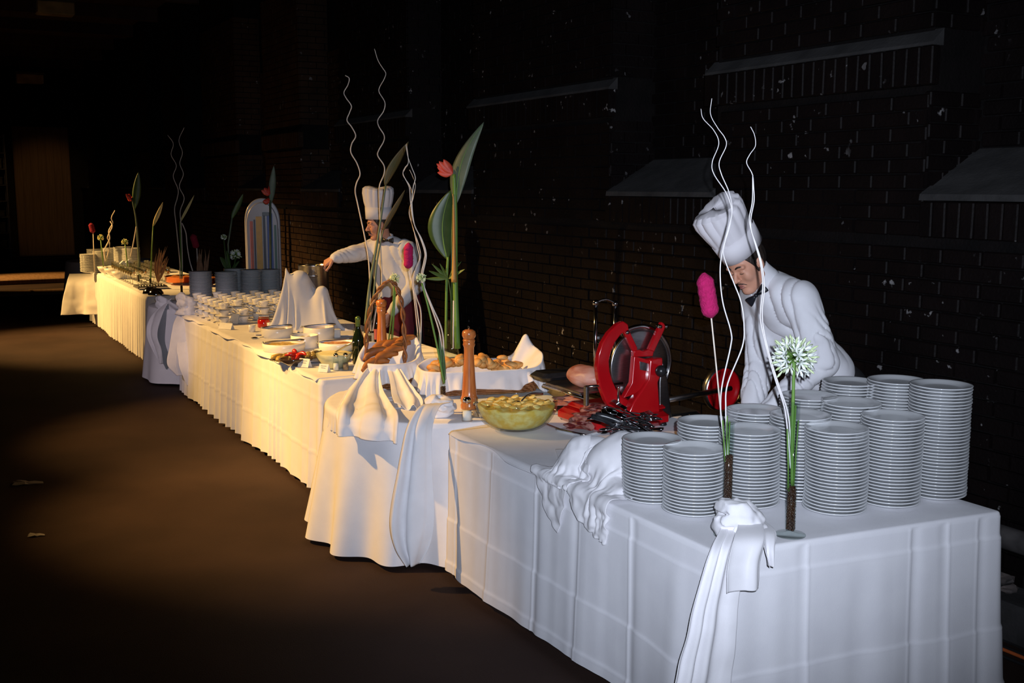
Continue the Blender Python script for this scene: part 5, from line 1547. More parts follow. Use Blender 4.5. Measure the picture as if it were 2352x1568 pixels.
# coffee cups and saucers, stacked three high
cup_me = [None]
cupT = empty('coffee_cup', (0, 0, 0), 0)
MB().add(*lathe([(0, .0), (.026, .0), (.028, .004), (.036, .018), (.043, .040), (.0455, .056), (.0435, .056), (.040, .040), (.032, .016), (.022, .007), (0, .007)], 18, cap=False)).build('cup_body', dish_white, cupT)
MB().add(*tube(spline([(.041, 0, .046), (.062, 0, .046), (.066, 0, .030), (.050, 0, .018), (.036, 0, .018)], 10), .0042, 6)).build('cup_handle', dish_white, cupT)
sv, sf = lathe([(0, .003), (.026, .002), (.03, .0), (.032, .003), (.060, .012), (.074, .017), (.074, .0195), (.058, .0155), (.03, .006), (0, .006)], 22, cap=False)
sau0 = mesh_obj('saucer', sv, sf, dish_white)
firstc = True
for it in range(6):
    for jn in range(6):
        p = B0 + td * (2.98 + .19 * it + random.uniform(-.01, .01)) + tn * (.14 + .18 * jn + random.uniform(-.01, .01))
        for k in range(3):
            if it == 0 and k == 2 and jn % 3 == 1: continue
            z = TZ + .006 + k * .0635
            if firstc: s_, c_2 = sau0, cupT; firstc = False
            else:
                s_ = sau0.copy(); coll.objects.link(s_); c_2 = copy_tree(cupT)
            s_.location = (p.x, p.y, z); c_2.location = (p.x + random.uniform(-.003, .003), p.y + random.uniform(-.003, .003), z + .0065); c_2.rotation_euler.z = random.uniform(0, 6.28)
            edge = 'front row of the cup stacks facing the dishes' if it == 0 else ('aisle side of the cup stacks' if jn == 0 else 'middle of the close stacks of coffee cups')
            tag(s_, ('bottom', 'second', 'top')[k] + ' layer white saucer in the ' + edge, 'saucer', 'saucers in the cup stacks')
            tag(c_2, ('bottom', 'second', 'top')[k] + ' layer white coffee cup in the ' + edge, 'cup', 'coffee cups in stacks')

# knot with tails at the far corner of the middle table, and swags on the shaded round table
kB = B1 + td * -.10 + tn * .06 + Vector((0, 0, TZ + .06))
fr = Vector((-.876, -.48, 0)); sdv = Vector((-.4815, .8764, 0))
t = empty('knotted_cloth', Vector((kB.x, kB.y, TZ)), 0, 'white cloth bunched in a knot at the far corner before the coffee cups', 'cloth')
kf, lo, hi = knot(kB, .125, 11, squash=(1, 1, .95)); rel(sdf_obj('knot', kf, lo, hi, .008, linen2, t), t.location)
tl = [(pt(425, 715, 10.12), Vector((.05, .02, 0)), fr), (pt(416, 745, 9.96), Vector((.055, .02, 0)), fr), (pt(408, 800, 9.86), Vector((.06, .03, 0)), fr), (pt(406, 835, 9.82), Vector((.06, .03, 0)), fr), (pt(412, 862, 9.82), Vector((.01, .005, 0)), fr)]
rel(tail_strip('tail', tl, 1.6, .02, linen2, t, seed=3.0, ncol=30), t.location)
tl = [(pt(430, 722, 10.05), Vector((.04, .02, 0)), fr), (pt(422, 800, 9.87), Vector((.05, .02, 0)), fr), (pt(428, 845, 9.80), Vector((.05, .02, 0)), fr), (pt(436, 885, 9.80), Vector((.01, .005, 0)), fr)]
rel(tail_strip('tail', tl, 1.2, .02, linen2, t, seed=5.0, ncol=30), t.location)
t = empty('swag_cloth', Vector((R2.x - .5, R2.y - .25, TZ)), 0, 'shaded white cloth looped over the rim of the far round table', 'cloth')
kf, lo, hi = knot(pt(377, 708, 10.62), .10, 13, squash=(.9, .8, 1.2)); rel(sdf_obj('knot', lambda P: np.maximum(kf(P), -1), lo, hi, .009, linen2, t), t.location)
tl = [(pt(385, 690, 10.62), Vector((.05, -.02, .03)), Vector((-.4, -.9, 0))), (pt(362, 720, 10.46), Vector((.07, -.03, .03)), Vector((-.4, -.9, 0))), (pt(350, 765, 10.36), Vector((.06, -.03, 0)), Vector((-.4, -.9, 0))), (pt(360, 800, 10.33), Vector((.05, -.03, 0)), Vector((-.4, -.9, 0))), (pt(372, 835, 10.33), Vector((.008, -.003, 0)), Vector((-.4, -.9, 0)))]
rel(tail_strip('tail', tl, 1.4, .02, linen2, t, seed=2.0, ncol=30), t.location)
tl = [(pt(382, 700, 10.55), Vector((.02, -.02, .05)), Vector((-.2, -1, 0))), (pt(410, 715, 10.42), Vector((.02, -.02, .06)), Vector((-.2, -1, 0))), (pt(432, 690, 10.47), Vector((.02, -.02, .05)), Vector((-.2, -1, 0)))]
rel(tail_strip('loop', tl, 1.2, .02, linen2, t, seed=4.0, ncol=30), t.location)

# ================================================================== far tables
# vase and leaves by the green bottle: two tall curled rods, two big leaves
bV5 = pt(848, 760, 7.6); bV5.z = TZ + .004
vase('bud_vase', bV5, .018, .34, .12, 'narrow glass vase behind the bottles holding the curled rods', foot=.045)
w_ = empty('curled_rod', bV5 + Vector((-.004, 0, .1)), 0, 'long pale curled rod left of the far chef hat', 'branch')
wire([(852, 760), (851, 700), (847, 600), (838, 545), (822, 470), (816, 440), (819, 420), (827, 400), (820, 375), (806, 350), (808, 330), (817, 312), (808, 292), (797, 276), (803, 258), (807, 243), (795, 225), (790, 212), (799, 195), (802, 180), (793, 173)], 7.6, .0052, .0032, willow, w_, wob=.01, n=140)
w_ = empty('curled_rod', bV5 + Vector((.004, 0, .1)), 0, 'longest pale curled rod rising before the far chef hat', 'branch')
wire([(856, 760), (866, 700), (877, 650), (874, 560), (873, 500), (871, 450), (872, 425), (882, 400), (882, 380), (868, 358), (870, 345), (881, 325), (882, 310), (870, 290), (868, 275), (881, 255), (884, 235), (871, 212), (872, 200), (882, 182), (886, 168), (878, 155), (868, 138), (860, 112)], 7.6, .0052, .0024, willow, w_, wob=.01, n=150)
f = flower_thing('long brown-green leaf standing before the far chef hat', 'leaf', bV5 + Vector((0, 0, .08)), name='strelitzia_leaf')
MB().add(*tube([p - np.array(tuple(f.location)) for p in spline([pt(840, 745, 7.58), pt(850, 650, 7.58), pt(866, 560, 7.58), pt(886, 425, 7.58)], 24)], np.linspace(.013, .006, 24), 8)).build('stem', leaf_grey, f)
leaf_blade(pt(885, 428, 7.58), pt(938, 325, 7.58), (.8, .3, .45), .058, leaf_brown, f, bend=Vector((-.01, 0, .01)))
f = flower_thing('shorter brown-green leaf crossing the far chef cheek and hat', 'leaf', bV5 + Vector((.01, 0, .08)), name='strelitzia_leaf')
MB().add(*tube([p - np.array(tuple(f.location)) for p in spline([pt(848, 745, 7.55), pt(858, 680, 7.55), pt(866, 600, 7.55), pt(880, 528, 7.55)], 20)], np.linspace(.010, .005, 20), 8)).build('stem', leaf_grey, f)
leaf_blade(pt(879, 532, 7.55), pt(930, 436, 7.55), (.8, .3, .45), .034, leaf_brown, f)

# stemmed glasses, copper pan, white crockery on the far pleated table
gl0 = empty('wine_glass', (0, 0, 0), 0)
MB().add(*lathe([(0, .002), (.034, .001), (.035, .003), (.008, .008), (.004, .02), (.004, .085), (.012, .095), (.030, .115), (.036, .14), (.034, .175), (.030, .20), (.0288, .20), (.0325, .175), (.0345, .14), (.029, .117), (0, .10)], 16, cap=False)).build('glass_body', thin_glass('sparkling_glass', (.85, .87, .86), (.6, .6, .6), 1.0, .34), gl0)
MB().add(*lathe([(0, .102), (.028, .118), (.0335, .14), (.0325, .155), (0, .155)], 14, cap=False)).build('drink', mat('sparkling_wine', (.62, .42, .14), .08, col2=(.70, .50, .2), scale=5, coat=1.0), gl0)
n = 0
for i in range(9):
    for j in range(4):
        p = C0 + td * (1.55 + .17 * i + .02 * (j % 2)) + tn * (.12 + .14 * j)
        g_ = gl0 if n == 0 else copy_tree(gl0); n += 1
        g_.location = (p.x, p.y, TZ + .001)
        tag(g_, ('aisle side' if j == 0 else 'inner') + ' stemmed glass in the glittering group on the far pleated table', 'glass', 'stemmed glasses on the far table')
copper = mat('copper', (.75, .25, .08), .22, 1.0, col2=(.62, .18, .05), scale=8)
for i, (t_, n_, r) in enumerate(((1.32, .66, .20), (.95, .86, .16))):
    p = C0 + td * t_ + tn * n_
    e = empty('copper_pan', Vector((p.x, p.y, TZ + .001)), 0, ('wide round copper pan at the near end of the far pleated table', 'smaller copper pan close to the wall side of the far pleated table')[i], 'pan')
    MB().add(*lathe([(0, .03), (r * .9, .03), (r * .97, .04), (r, .10), (r * 1.04, .104), (r * .97, .10), (r * .92, .045), (0, .04)], 32, cap=False)).build('pan_body', copper, e)
    MB().add(*lathe([(r * .5, 0), (r * .55, .015), (r * .6, .03)], 20, cap=False)).build('stand', steel, e)
    v, f_ = lathe([(r * .93, .085), (r * .6, .095), (0, .10)], 24, cap=False); V = np.array(v); V[:, 2] += .02 * vnoise(V, 30)
    MB().add(V.tolist(), f_).build('stew', mat('stew', (.35, .10, .03), .3, col2=(.5, .2, .06), scale=30, bump=.4), e)
    MB().add(*tube([(r, 0, .09), (r + .18, 0, .12)], .009, 7)).build('pan_handle', copper, e)
for i, (t_, n_) in enumerate(((.10, .12), (.30, .10))):
    p = C0 + td * t_ + tn * n_
    e = empty('steel_cloche', Vector((p.x, p.y, TZ + .001)), 0, ('polished steel dome at the near corner of the far pleated table', 'polished steel dome second from the near corner of the far table')[i], 'dish cover')
    MB().add(*lathe([(.085, 0), (.088, .006), (.08, .03), (.06, .06), (.03, .075), (0, .08)], 26, cap=False)).build('dome', chrome, e)
    MB().add(*sphere((0, 0, .09), .013, 10, 8)).build('dome_knob', chrome, e)
p = C0 + td * .95 + tn * .22
e = empty('steel_tray', Vector((p.x, p.y, TZ + .001)), SLZ, 'flat steel tray of cutlery before the far glasses', 'tray')
MB().add(*box(0, 0, .02, .34, .34, .04, .012)).build('tray_body', steel, e, ang=30)
for k in range(9): MB().add(*tube([(-.13 + .032 * k, -.12, .045), (-.12 + .032 * k, .12, .05)], .006, 6)).build('knife', chrome, e)
for i, (x, y) in enumerate(((284, 640), (297, 637))):
    e = empty('white_carton', at(x, y, TZ + .001), SLZ, ('bluish white carton standing among the far glasses', 'second bluish white carton beside the first among the far glasses')[i], 'carton')
    MB().add(*box(0, 0, .10, .08, .08, .20, .006)).build('carton_body', mat('bluish_white_carton', (.62, .66, .78), .5), e, smooth=False)
    MB().add(*prism([(-.04, .20), (.04, .20), (0, .235)], -.04, .04)).build('gable', mat('bluish_white_carton', (.62, .66, .78), .5), e, smooth=False)
for i, (x, y, r) in enumerate(((262, 632, .13), (245, 628, .12), (275, 640, .10), (232, 622, .11))):
    e = empty('white_bowl', at(x, y, TZ + .001), 0, ('white bowl beside the bluish cartons', 'white bowl behind the knotted far cloth', 'small white bowl before the far glasses', 'white bowl next to the far plate stacks')[i], 'bowl')
    MB().add(*lathe([(0, 0), (r * .5, 0), (r * .55, .01), (r * .9, .06), (r, .10), (r * .97, .10), (r * .5, .015), (0, .012)], 26, cap=False)).build('bowl_body', dish_white, e)
    MB().add(*lathe([(r * .5, 0), (r * .54, -.0), (r * .54, .008), (r * .5, .008)], 20, cap=False)).build('foot_ring', dish_white, e)
# end cloth and knot of the far pleated table
t = empty('knotted_cloth', C1 + Vector((0, 0, TZ)), 0, 'yellow-lit white cloth knotted at the far end of the pleated table', 'cloth')
kC = C1 + td * -.15 + tn * .12 + Vector((0, 0, TZ + .07))
kf, lo, hi = knot(kC, .16, 17, squash=(1.2, 1, .8)); rel(sdf_obj('knot', kf, lo, hi, .011, linen2, t), t.location)
e_ = Vector((.62, .1, 0)); o_ = Vector((-.15, -1, 0))
tl = [(pt(205, 628, 15.35), e_ * .42, o_), (pt(203, 650, 15.05), e_ * .45, o_), (pt(200, 690, 14.95), e_ * .50, o_), (pt(199, 722, 14.9), e_ * .52, o_)]
rel(tail_strip('hanging_panel', tl, 1.2, .03, linen2, t, seed=7.0, ncol=40), t.location)

# far flowers
def small_vase(x, Y, label, h=.25):
    b = pt(x, 640, Y); b.z = TZ + .001
    t = empty('bud_vase', b, 0, label, 'vase')
    MB().add(*lathe([(0, 0), (.04, 0), (.04, .004), (.014, .02), (.016, h), (.014, h), (.012, .022), (0, .02)], 14, cap=False)).build('glass_tube', glass, t)
    bean_fill(b, .012, .08, t)
    return b
YF = 11.95
b = small_vase(416, YF, 'narrow vase among the copper pans holding the crossing curled rods', .3)
w_ = empty('curled_rod', b + Vector((-.003, 0, .05)), 0, 'thin curled rod on the left of the crossing pair over the far table', 'branch')
wire([(414, 640), (413, 600), (405, 520), (401, 480), (407, 455), (409, 435), (398, 405), (405, 380), (393, 355), (398, 330), (385, 310)], YF, .006, .003, willow, w_, wob=.01, n=90)
w_ = empty('curled_rod', b + Vector((.003, 0, .05)), 0, 'thin curled rod on the right of the crossing pair over the far table', 'branch')
wire([(418, 640), (419, 600), (416, 520), (414, 485), (423, 455), (412, 428), (421, 400), (413, 375), (419, 350), (411, 322), (423, 293)], YF, .006, .003, willow, w_, wob=.01, n=90)
gold_leaf = mat('lamplit_leaf', (.85, .68, .30), .5, col2=(.70, .56, .22), scale=12)  # lamp glow on the far leaves put into a brighter gold colour
f = flower_thing('narrow golden-lit leaf over the far copper pans', 'leaf', b + Vector((0, 0, .05)), name='reed_leaf')
MB().add(*tube([pt(418, 640, YF) - f.location, pt(415, 560, YF) - f.location, pt(413, 512, YF) - f.location], .006, 6)).build('stem', stem_green, f)
leaf_blade(pt(412, 514, YF), pt(446, 448, YF), (.85, .1, .45), .026, gold_leaf, f)
w_ = empty('curled_rod', b + Vector((.01, 0, .05)), 0, 'pale bent rod running down behind the coffee cups', 'branch')
wire([(418, 512), (427, 535), (430, 565), (436, 600), (447, 640), (450, 668)], 11.3, .006, .005, willow, w_, wob=.0)
MB().add(*tube([pt(436, 600, 11.3) - w_.location, pt(452, 650, 11.3) - w_.location], .004, 6)).build('side_twig', willow, w_)
b = small_vase(345, 12.9, 'narrow vase with a broad pale leaf among the far glasses')
f = flower_thing('pale green pointed leaf standing over the far glasses', 'leaf', b + Vector((0, 0, .05)), name='reed_leaf')
MB().add(*tube([pt(346, 640, 12.9) - f.location, pt(349, 570, 12.9) - f.location, pt(352, 520, 12.9) - f.location], .008, 6)).build('stem', stem_green, f)
leaf_blade(pt(351, 522, 12.9), pt(374, 464, 12.9), (.85, .1, .4), .036, gold_leaf, f)
b = small_vase(318, 13.4, 'narrow vase with the far red heliconia')
f = flower_thing('small red heliconia bloom on a grey-green stem over the far glasses', 'flower', b + Vector((0, 0, .05)), name='heliconia')
MB().add(*tube([p - np.array(tuple(f.location)) for p in spline([pt(322, 640, 13.4), pt(317, 560, 13.4), pt(312, 500, 13.4), pt(303, 456, 13.4)], 20)], np.linspace(.016, .008, 20), 8)).build('stem', leaf_grey, f)
for i in range(4):
    leaf_blade(pt(302, 458, 13.4), pt(289 + 3 * i, 452 - 6 + 8 * (i % 2), 13.38 + .02 * i), (.2, .4, 1), .03, red_fl, f, name='bract', mid=False, cup=.4)
leaf_blade(pt(310, 480, 13.42), pt(318, 395, 13.42), (.9, .2, 0), .05, leaf_green, f)
w_ = empty('curled_rod', b + Vector((.01, 0, .05)), 0, 'golden stick crossing the stem of the far red heliconia', 'branch')
wire([(300, 590), (307, 555), (313, 520)], 13.3, .008, .006, willow, w_)
b = small_vase(247, 14.6, 'narrow vase of golden twigs by the far plate stacks')
w_ = empty('curled_rod', b + Vector((0, 0, .05)), 0, 'golden twisted twig over the far plate stacks', 'branch')
wire([(243, 600), (240, 575), (252, 548), (250, 530), (259, 512), (256, 500), (264, 483)], 14.6, .010, .006, willow, w_, wob=.01, n=60)
MB().add(*tube([p - np.array(tuple(w_.location)) for p in spline([pt(244, 600, 14.6), pt(252, 560, 14.62), pt(247, 545, 14.6), pt(258, 520, 14.58), pt(253, 508, 14.6)], 40)], .007, 6)).build('side_twig', willow, w_)
yb_ = mat('yellow_bloom', (.80, .66, .20), .5, col2=(.85, .78, .40), scale=20)
for i, (x, y, Y) in enumerate(((231, 546, 14.8), (287, 556, 13.9))):
    f = flower_thing(('yellow round bloom beside the golden twig', 'pale yellow bloom between the far plates and red heliconia')[i], 'flower', pt(x + 6, 620, Y), name='yellow_flower')
    f.location.z = TZ + .05
    MB().add(*tube([pt(x + 7, 618, Y) - f.location, pt(x, y, Y) - f.location], .008, 6)).build('stalk', stem_green, f)
    agapanthus(pt(x, y, Y), .055, f, i + 20, 26, sc=1.6, m_out=yb_)
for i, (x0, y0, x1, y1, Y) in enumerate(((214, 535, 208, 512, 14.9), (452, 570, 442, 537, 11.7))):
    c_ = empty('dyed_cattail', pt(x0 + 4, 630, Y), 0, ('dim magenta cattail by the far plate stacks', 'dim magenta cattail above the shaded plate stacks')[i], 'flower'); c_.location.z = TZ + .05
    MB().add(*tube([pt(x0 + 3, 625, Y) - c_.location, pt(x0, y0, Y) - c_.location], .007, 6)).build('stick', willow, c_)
    cattail(pt(x1, y1, Y), pt(x0, y0, Y), .036 if i == 0 else .036, c_, mat('dimmed_magenta_felt', (.26, .006, .03), .9, col2=(.18, .004, .02), scale=90))  # weaker light on the far cattails put into a darker felt colour
# plumes and white bloom near the shaded plates
plume = mat('brown_plume', (.28, .15, .08), .8, col2=(.20, .10, .05), scale=30)
for i, (x, y, Y) in enumerate(((468, 610, 11.6), (372, 600, 12.6))):
    f = flower_thing(('brown grass plume beside the shaded plate stacks', 'dim brown grass plume behind the far glasses')[i], 'grass', pt(x - 8, 650, Y), name='grass_plume'); f.location.z = TZ + .02
    for k in range(14):
        tip = pt(x + random.uniform(-14, 16), y - random.uniform(5, 42), Y + random.uniform(-.06, .06)); bs = f.location + Vector((random.uniform(-.01, .01), 0, .05))
        leaf_blade(bs, tip, (1, .2, 0), .010, plume, f, name='blade', mid=False, bend=Vector((random.uniform(-.03, .03), 0, 0)), nseg=6)
b = small_vase(530, 11.35, 'narrow vase with white blooms behind the shaded plate stacks', .3)
f = flower_thing('white bloom cluster with dark leaves behind the shaded plate stacks', 'flower', b + Vector((0, 0, .1)), name='white_bloom')
MB().add(*tube([pt(532, 660, 11.35) - f.location, pt(541, 590, 11.35) - f.location], .008, 6)).build('stalk', leaf_green, f)
agapanthus(pt(541, 585, 11.35), .075, f, 31, 40, sc=1.6)
for k, (x, y) in enumerate(((505, 590), (520, 575), (555, 565), (550, 600), (512, 600))): leaf_blade(pt(531, 622, 11.36), pt(x, y, 11.3 + .03 * k), (.3, .4, 1), .04, leaf_green, f, name='leaf')
f = flower_thing('lone white bloom on a tall stalk above the shaded plate stacks', 'flower', b + Vector((-.02, 0, .1)), name='white_bloom')
MB().add(*tube([pt(528, 660, 11.33) - f.location, pt(519, 600, 11.33) - f.location, pt(514, 548, 11.33) - f.location], .007, 6)).build('stalk', leaf_green, f)
agapanthus(pt(514, 545, 11.33), .04, f, 33, 22, sc=1.5)
f = flower_thing('tall dim grey-green leaf rising above the shaded plate stacks', 'leaf', b + Vector((.02, 0, .1)), name='strelitzia_leaf')
MB().add(*tube([pt(528, 660, 11.38) - f.location, pt(524, 560, 11.38) - f.location, pt(533, 500, 11.38) - f.location], .009, 6)).build('stem', leaf_grey, f)
leaf_blade(pt(532, 505, 11.38), pt(558, 445, 11.38), (.8, .2, .4), .045, leaf_green, f)

# striped boards against the wall
def board(c, rz, w, h, th, label, stripes, slot=True):
    t = empty('surfboard', c, rz, label, 'surfboard')
    O = []
    for i in range(41):
        u = i / 40 * math.pi
        O.append((w / 2 * math.cos(u) , h - .34 + .34 * math.sin(u) ** .8))
    O = [(w / 2 * .9, .02)] + [(w / 2, h * .4)] + O + [(-w / 2, h * .4), (-w / 2 * .9, .02)]
    o = MB().add(*prism(O, -th / 2, th / 2)).build('board', mat('board_white', (.50, .49, .53), .3, col2=(.45, .44, .48), scale=4), t, smooth=False)
    md = o.modifiers.new('bevel', 'BEVEL'); md.width = .012; md.segments = 3; md.limit_method = 'ANGLE'; md.angle_limit = .6
    for (x0, x1, top, col) in stripes:
        m_ = mat('stripe_' + col[0], col[1], .35)
        MB().add(*box((x0 + x1) / 2, -th / 2 - .002, (.06 + top) / 2, x1 - x0, .006, top - .06, .001)).build('stripe', m_, t, smooth=False)
    if slot: MB().add(*box(.05, -th / 2 - .003, h - .15, .085, .008, .045, .002)).build('hand_slot', black_plastic, t, smooth=False)
    return t
OR, YE, NA, BL, GR = ('orange', (.70, .12, .03)), ('yellow', (.80, .44, .01)), ('navy', (.010, .010, .04)), ('blue', (.012, .07, .42)), ('green', (.02, .14, .07))
pS = pt(606, 640, 13.9)
board(Vector((pS.x, 13.9, 0)), math.radians(10), .40, 1.74, .05, 'white surfboard with orange, yellow and blue stripes standing by the wall', ((-.150, -.112, 1.5, OR), (-.102, -.084, 1.52, NA), (-.076, .0, 1.56, YE), (.012, .042, 1.57, NA), (.062, .132, 1.60, BL), (.15, .178, 1.45, GR)))
board(Vector((pS.x - .03, 14.06, 0)), math.radians(10), .45, 1.79, .05, 'second white surfboard just showing round the edge of the striped one', ((-.19, -.17, 1.4, NA), (.17, .2, 1.4, GR)), slot=False)
f = flower_thing('dim red heliconia above the striped surfboard', 'flower', Vector((pt(620, 640, 12.6).x, 12.6, 0)), name='heliconia')
MB().add(*tube([pt(624, 1000, 12.6) - f.location, pt(622, 600, 12.6) - f.location, pt(621, 460, 12.6) - f.location], .012, 8)).build('stem', leaf_grey, f)
for i, (x, y) in enumerate(((600, 437), (606, 432), (612, 458), (604, 461), (617, 427), (610, 440))): leaf_blade(pt(621, 462 if y > 445 else 445, 12.6), pt(x, y, 12.58), (.2, .4, 1), .035, red_fl, f, name='bract', mid=False, cup=.4)
leaf_blade(pt(622, 470, 12.61), pt(629, 380, 12.61), (.9, .2, 0), .04, leaf_grey, f)
MB().add(*lathe([(0, 0), (.10, 0), (.12, .3), (.11, .3), (0, .28)], 20, cap=False)).build('floor_pot', black_plastic, f)
f.name = 'potted_heliconia'
# ================================================================== the two chefs
def frame(fwd, up):
    f = Vector(fwd).normalized(); u = Vector(up); u = (u - f * u.dot(f)).normalized()
    l = u.cross(f)
    return np.array([tuple(f), tuple(l), tuple(u)])          # rows: forward, left, up
def to_world(c, R, p): return Vector(c) + Vector(R[0]) * p[0] + Vector(R[1]) * p[1] + Vector(R[2]) * p[2]
def head_fn(c, R, N):
    c = np.array(tuple(c))
    def fn(P):
        q = (P - c) @ R.T
        m = q * np.array([1, 1, 1]); my = np.stack([q[:, 0], np.abs(q[:, 1]), q[:, 2]], 1)
        d = sd_ell(q, (-.010, 0, .028), (.100, .077, .092))
        d = smin(d, sd_ell(q, (.022, 0, -.045), (.066, .060, .076)), .03)
        d = smin(d, sd_cone(my, (.0, .045, -.065), (.058, .014, -.104), .020, .020), .022)     # jaw line
        d = smin(d, sd_ell(q, (.070, 0, -.104), (.020, .022, .018)), .014)                      # chin
        d = smin(d, sd_cone(my, (.083, .006, .026), (.078, .046, .026), .011, .010), .012)      # brow
        d = np.maximum(d, -(sd_ell(my, (.098, .031, .006), (.020, .019, .013))) - .002)         # sockets
        d = smin(d, sd_ell(my, (.074, .032, .006), (.014, .016, .011)), .004)                   # lids
        d = smin(d, sd_cone(q, (.086, 0, .016), (.113, 0, -.026), .0075, .0115), .010)          # nose
        d = smin(d, sd_ell(my, (.100, .0115, -.030), (.010, .0075, .0075)), .005)
        d = smin(d, sd_ell(my, (.062, .042, -.022), (.024, .020, .026)), .02)                   # cheek
        d = smin(d, sd_ell(q, (.088, 0, -.061), (.010, .024, .0055)), .004)                     # lips
        d = smin(d, sd_ell(q, (.086, 0, -.0725), (.010, .019, .0062)), .004)
        ear = sd_ell(my, (-.004, .079, -.002), (.019, .009, .033))
        ear = np.maximum(ear, -sd_ell(my, (.002, .090, .0), (.010, .008, .020)))
        d = smin(d, ear, .006)
        nq = (np.array(tuple(N)) - c) @ R.T
        d = smin(d, sd_cone(q, (-.022, 0, -.06), tuple(nq), .054, .058), .025)                   # neck
        return d
    return fn
def hand_parts(w, d, nrm, side, curl, thumb=1.0):
    """list of cones (a,b,ra,rb): palm, four fingers, thumb.  d forward, nrm back of hand, side thumb side"""
    w = Vector(w); d = Vector(d).normalized(); n = Vector(nrm); n = (n - d * n.dot(d)).normalized(); s = d.cross(n)
    if s.dot(Vector(side)) < 0: s = -s
    L = []
    for k in range(4): L.append((w + s * (.012 - .008 * k) * 1.0, w + d * .085 + s * (.031 - .0205 * k), .020, .0125))
    for k, (ln, c) in enumerate(((.072, 1), (.080, 1.05), (.074, 1.1), (.058, 1.15))):
        p = w + d * .088 + s * (.031 - .0205 * k); ang = 0
        for j, fr_ in enumerate((.45, .32, .23)):
            ang += curl * c * (.8, 1.1, .8)[j]
            q = p + (d * math.cos(ang) - n * math.sin(ang)) * ln * fr_
            L.append((p, q, .0092 - .0008 * j, .0086 - .0008 * j)); p = q
    p = w + d * .022 + s * .026
    for j, (ln, a) in enumerate(((.040, .75), (.032, .45), (.026, .2))):
        q = p + (d * math.cos(a) + s * math.sin(a) * thumb - n * .35 * curl).normalized() * ln
        L.append((p, q, .0125 - .0014 * j, .011 - .0014 * j)); p = q
    return L
def hand_fn(L):
    def fn(P):
        d = None
        for i, (a, b, ra, rb) in enumerate(L):
            c = sd_cone(P, tuple(a), tuple(b), ra, rb)
            d = c if d is None else smin(d, c, .012 if i < 4 else .005)
        return d
    return fn
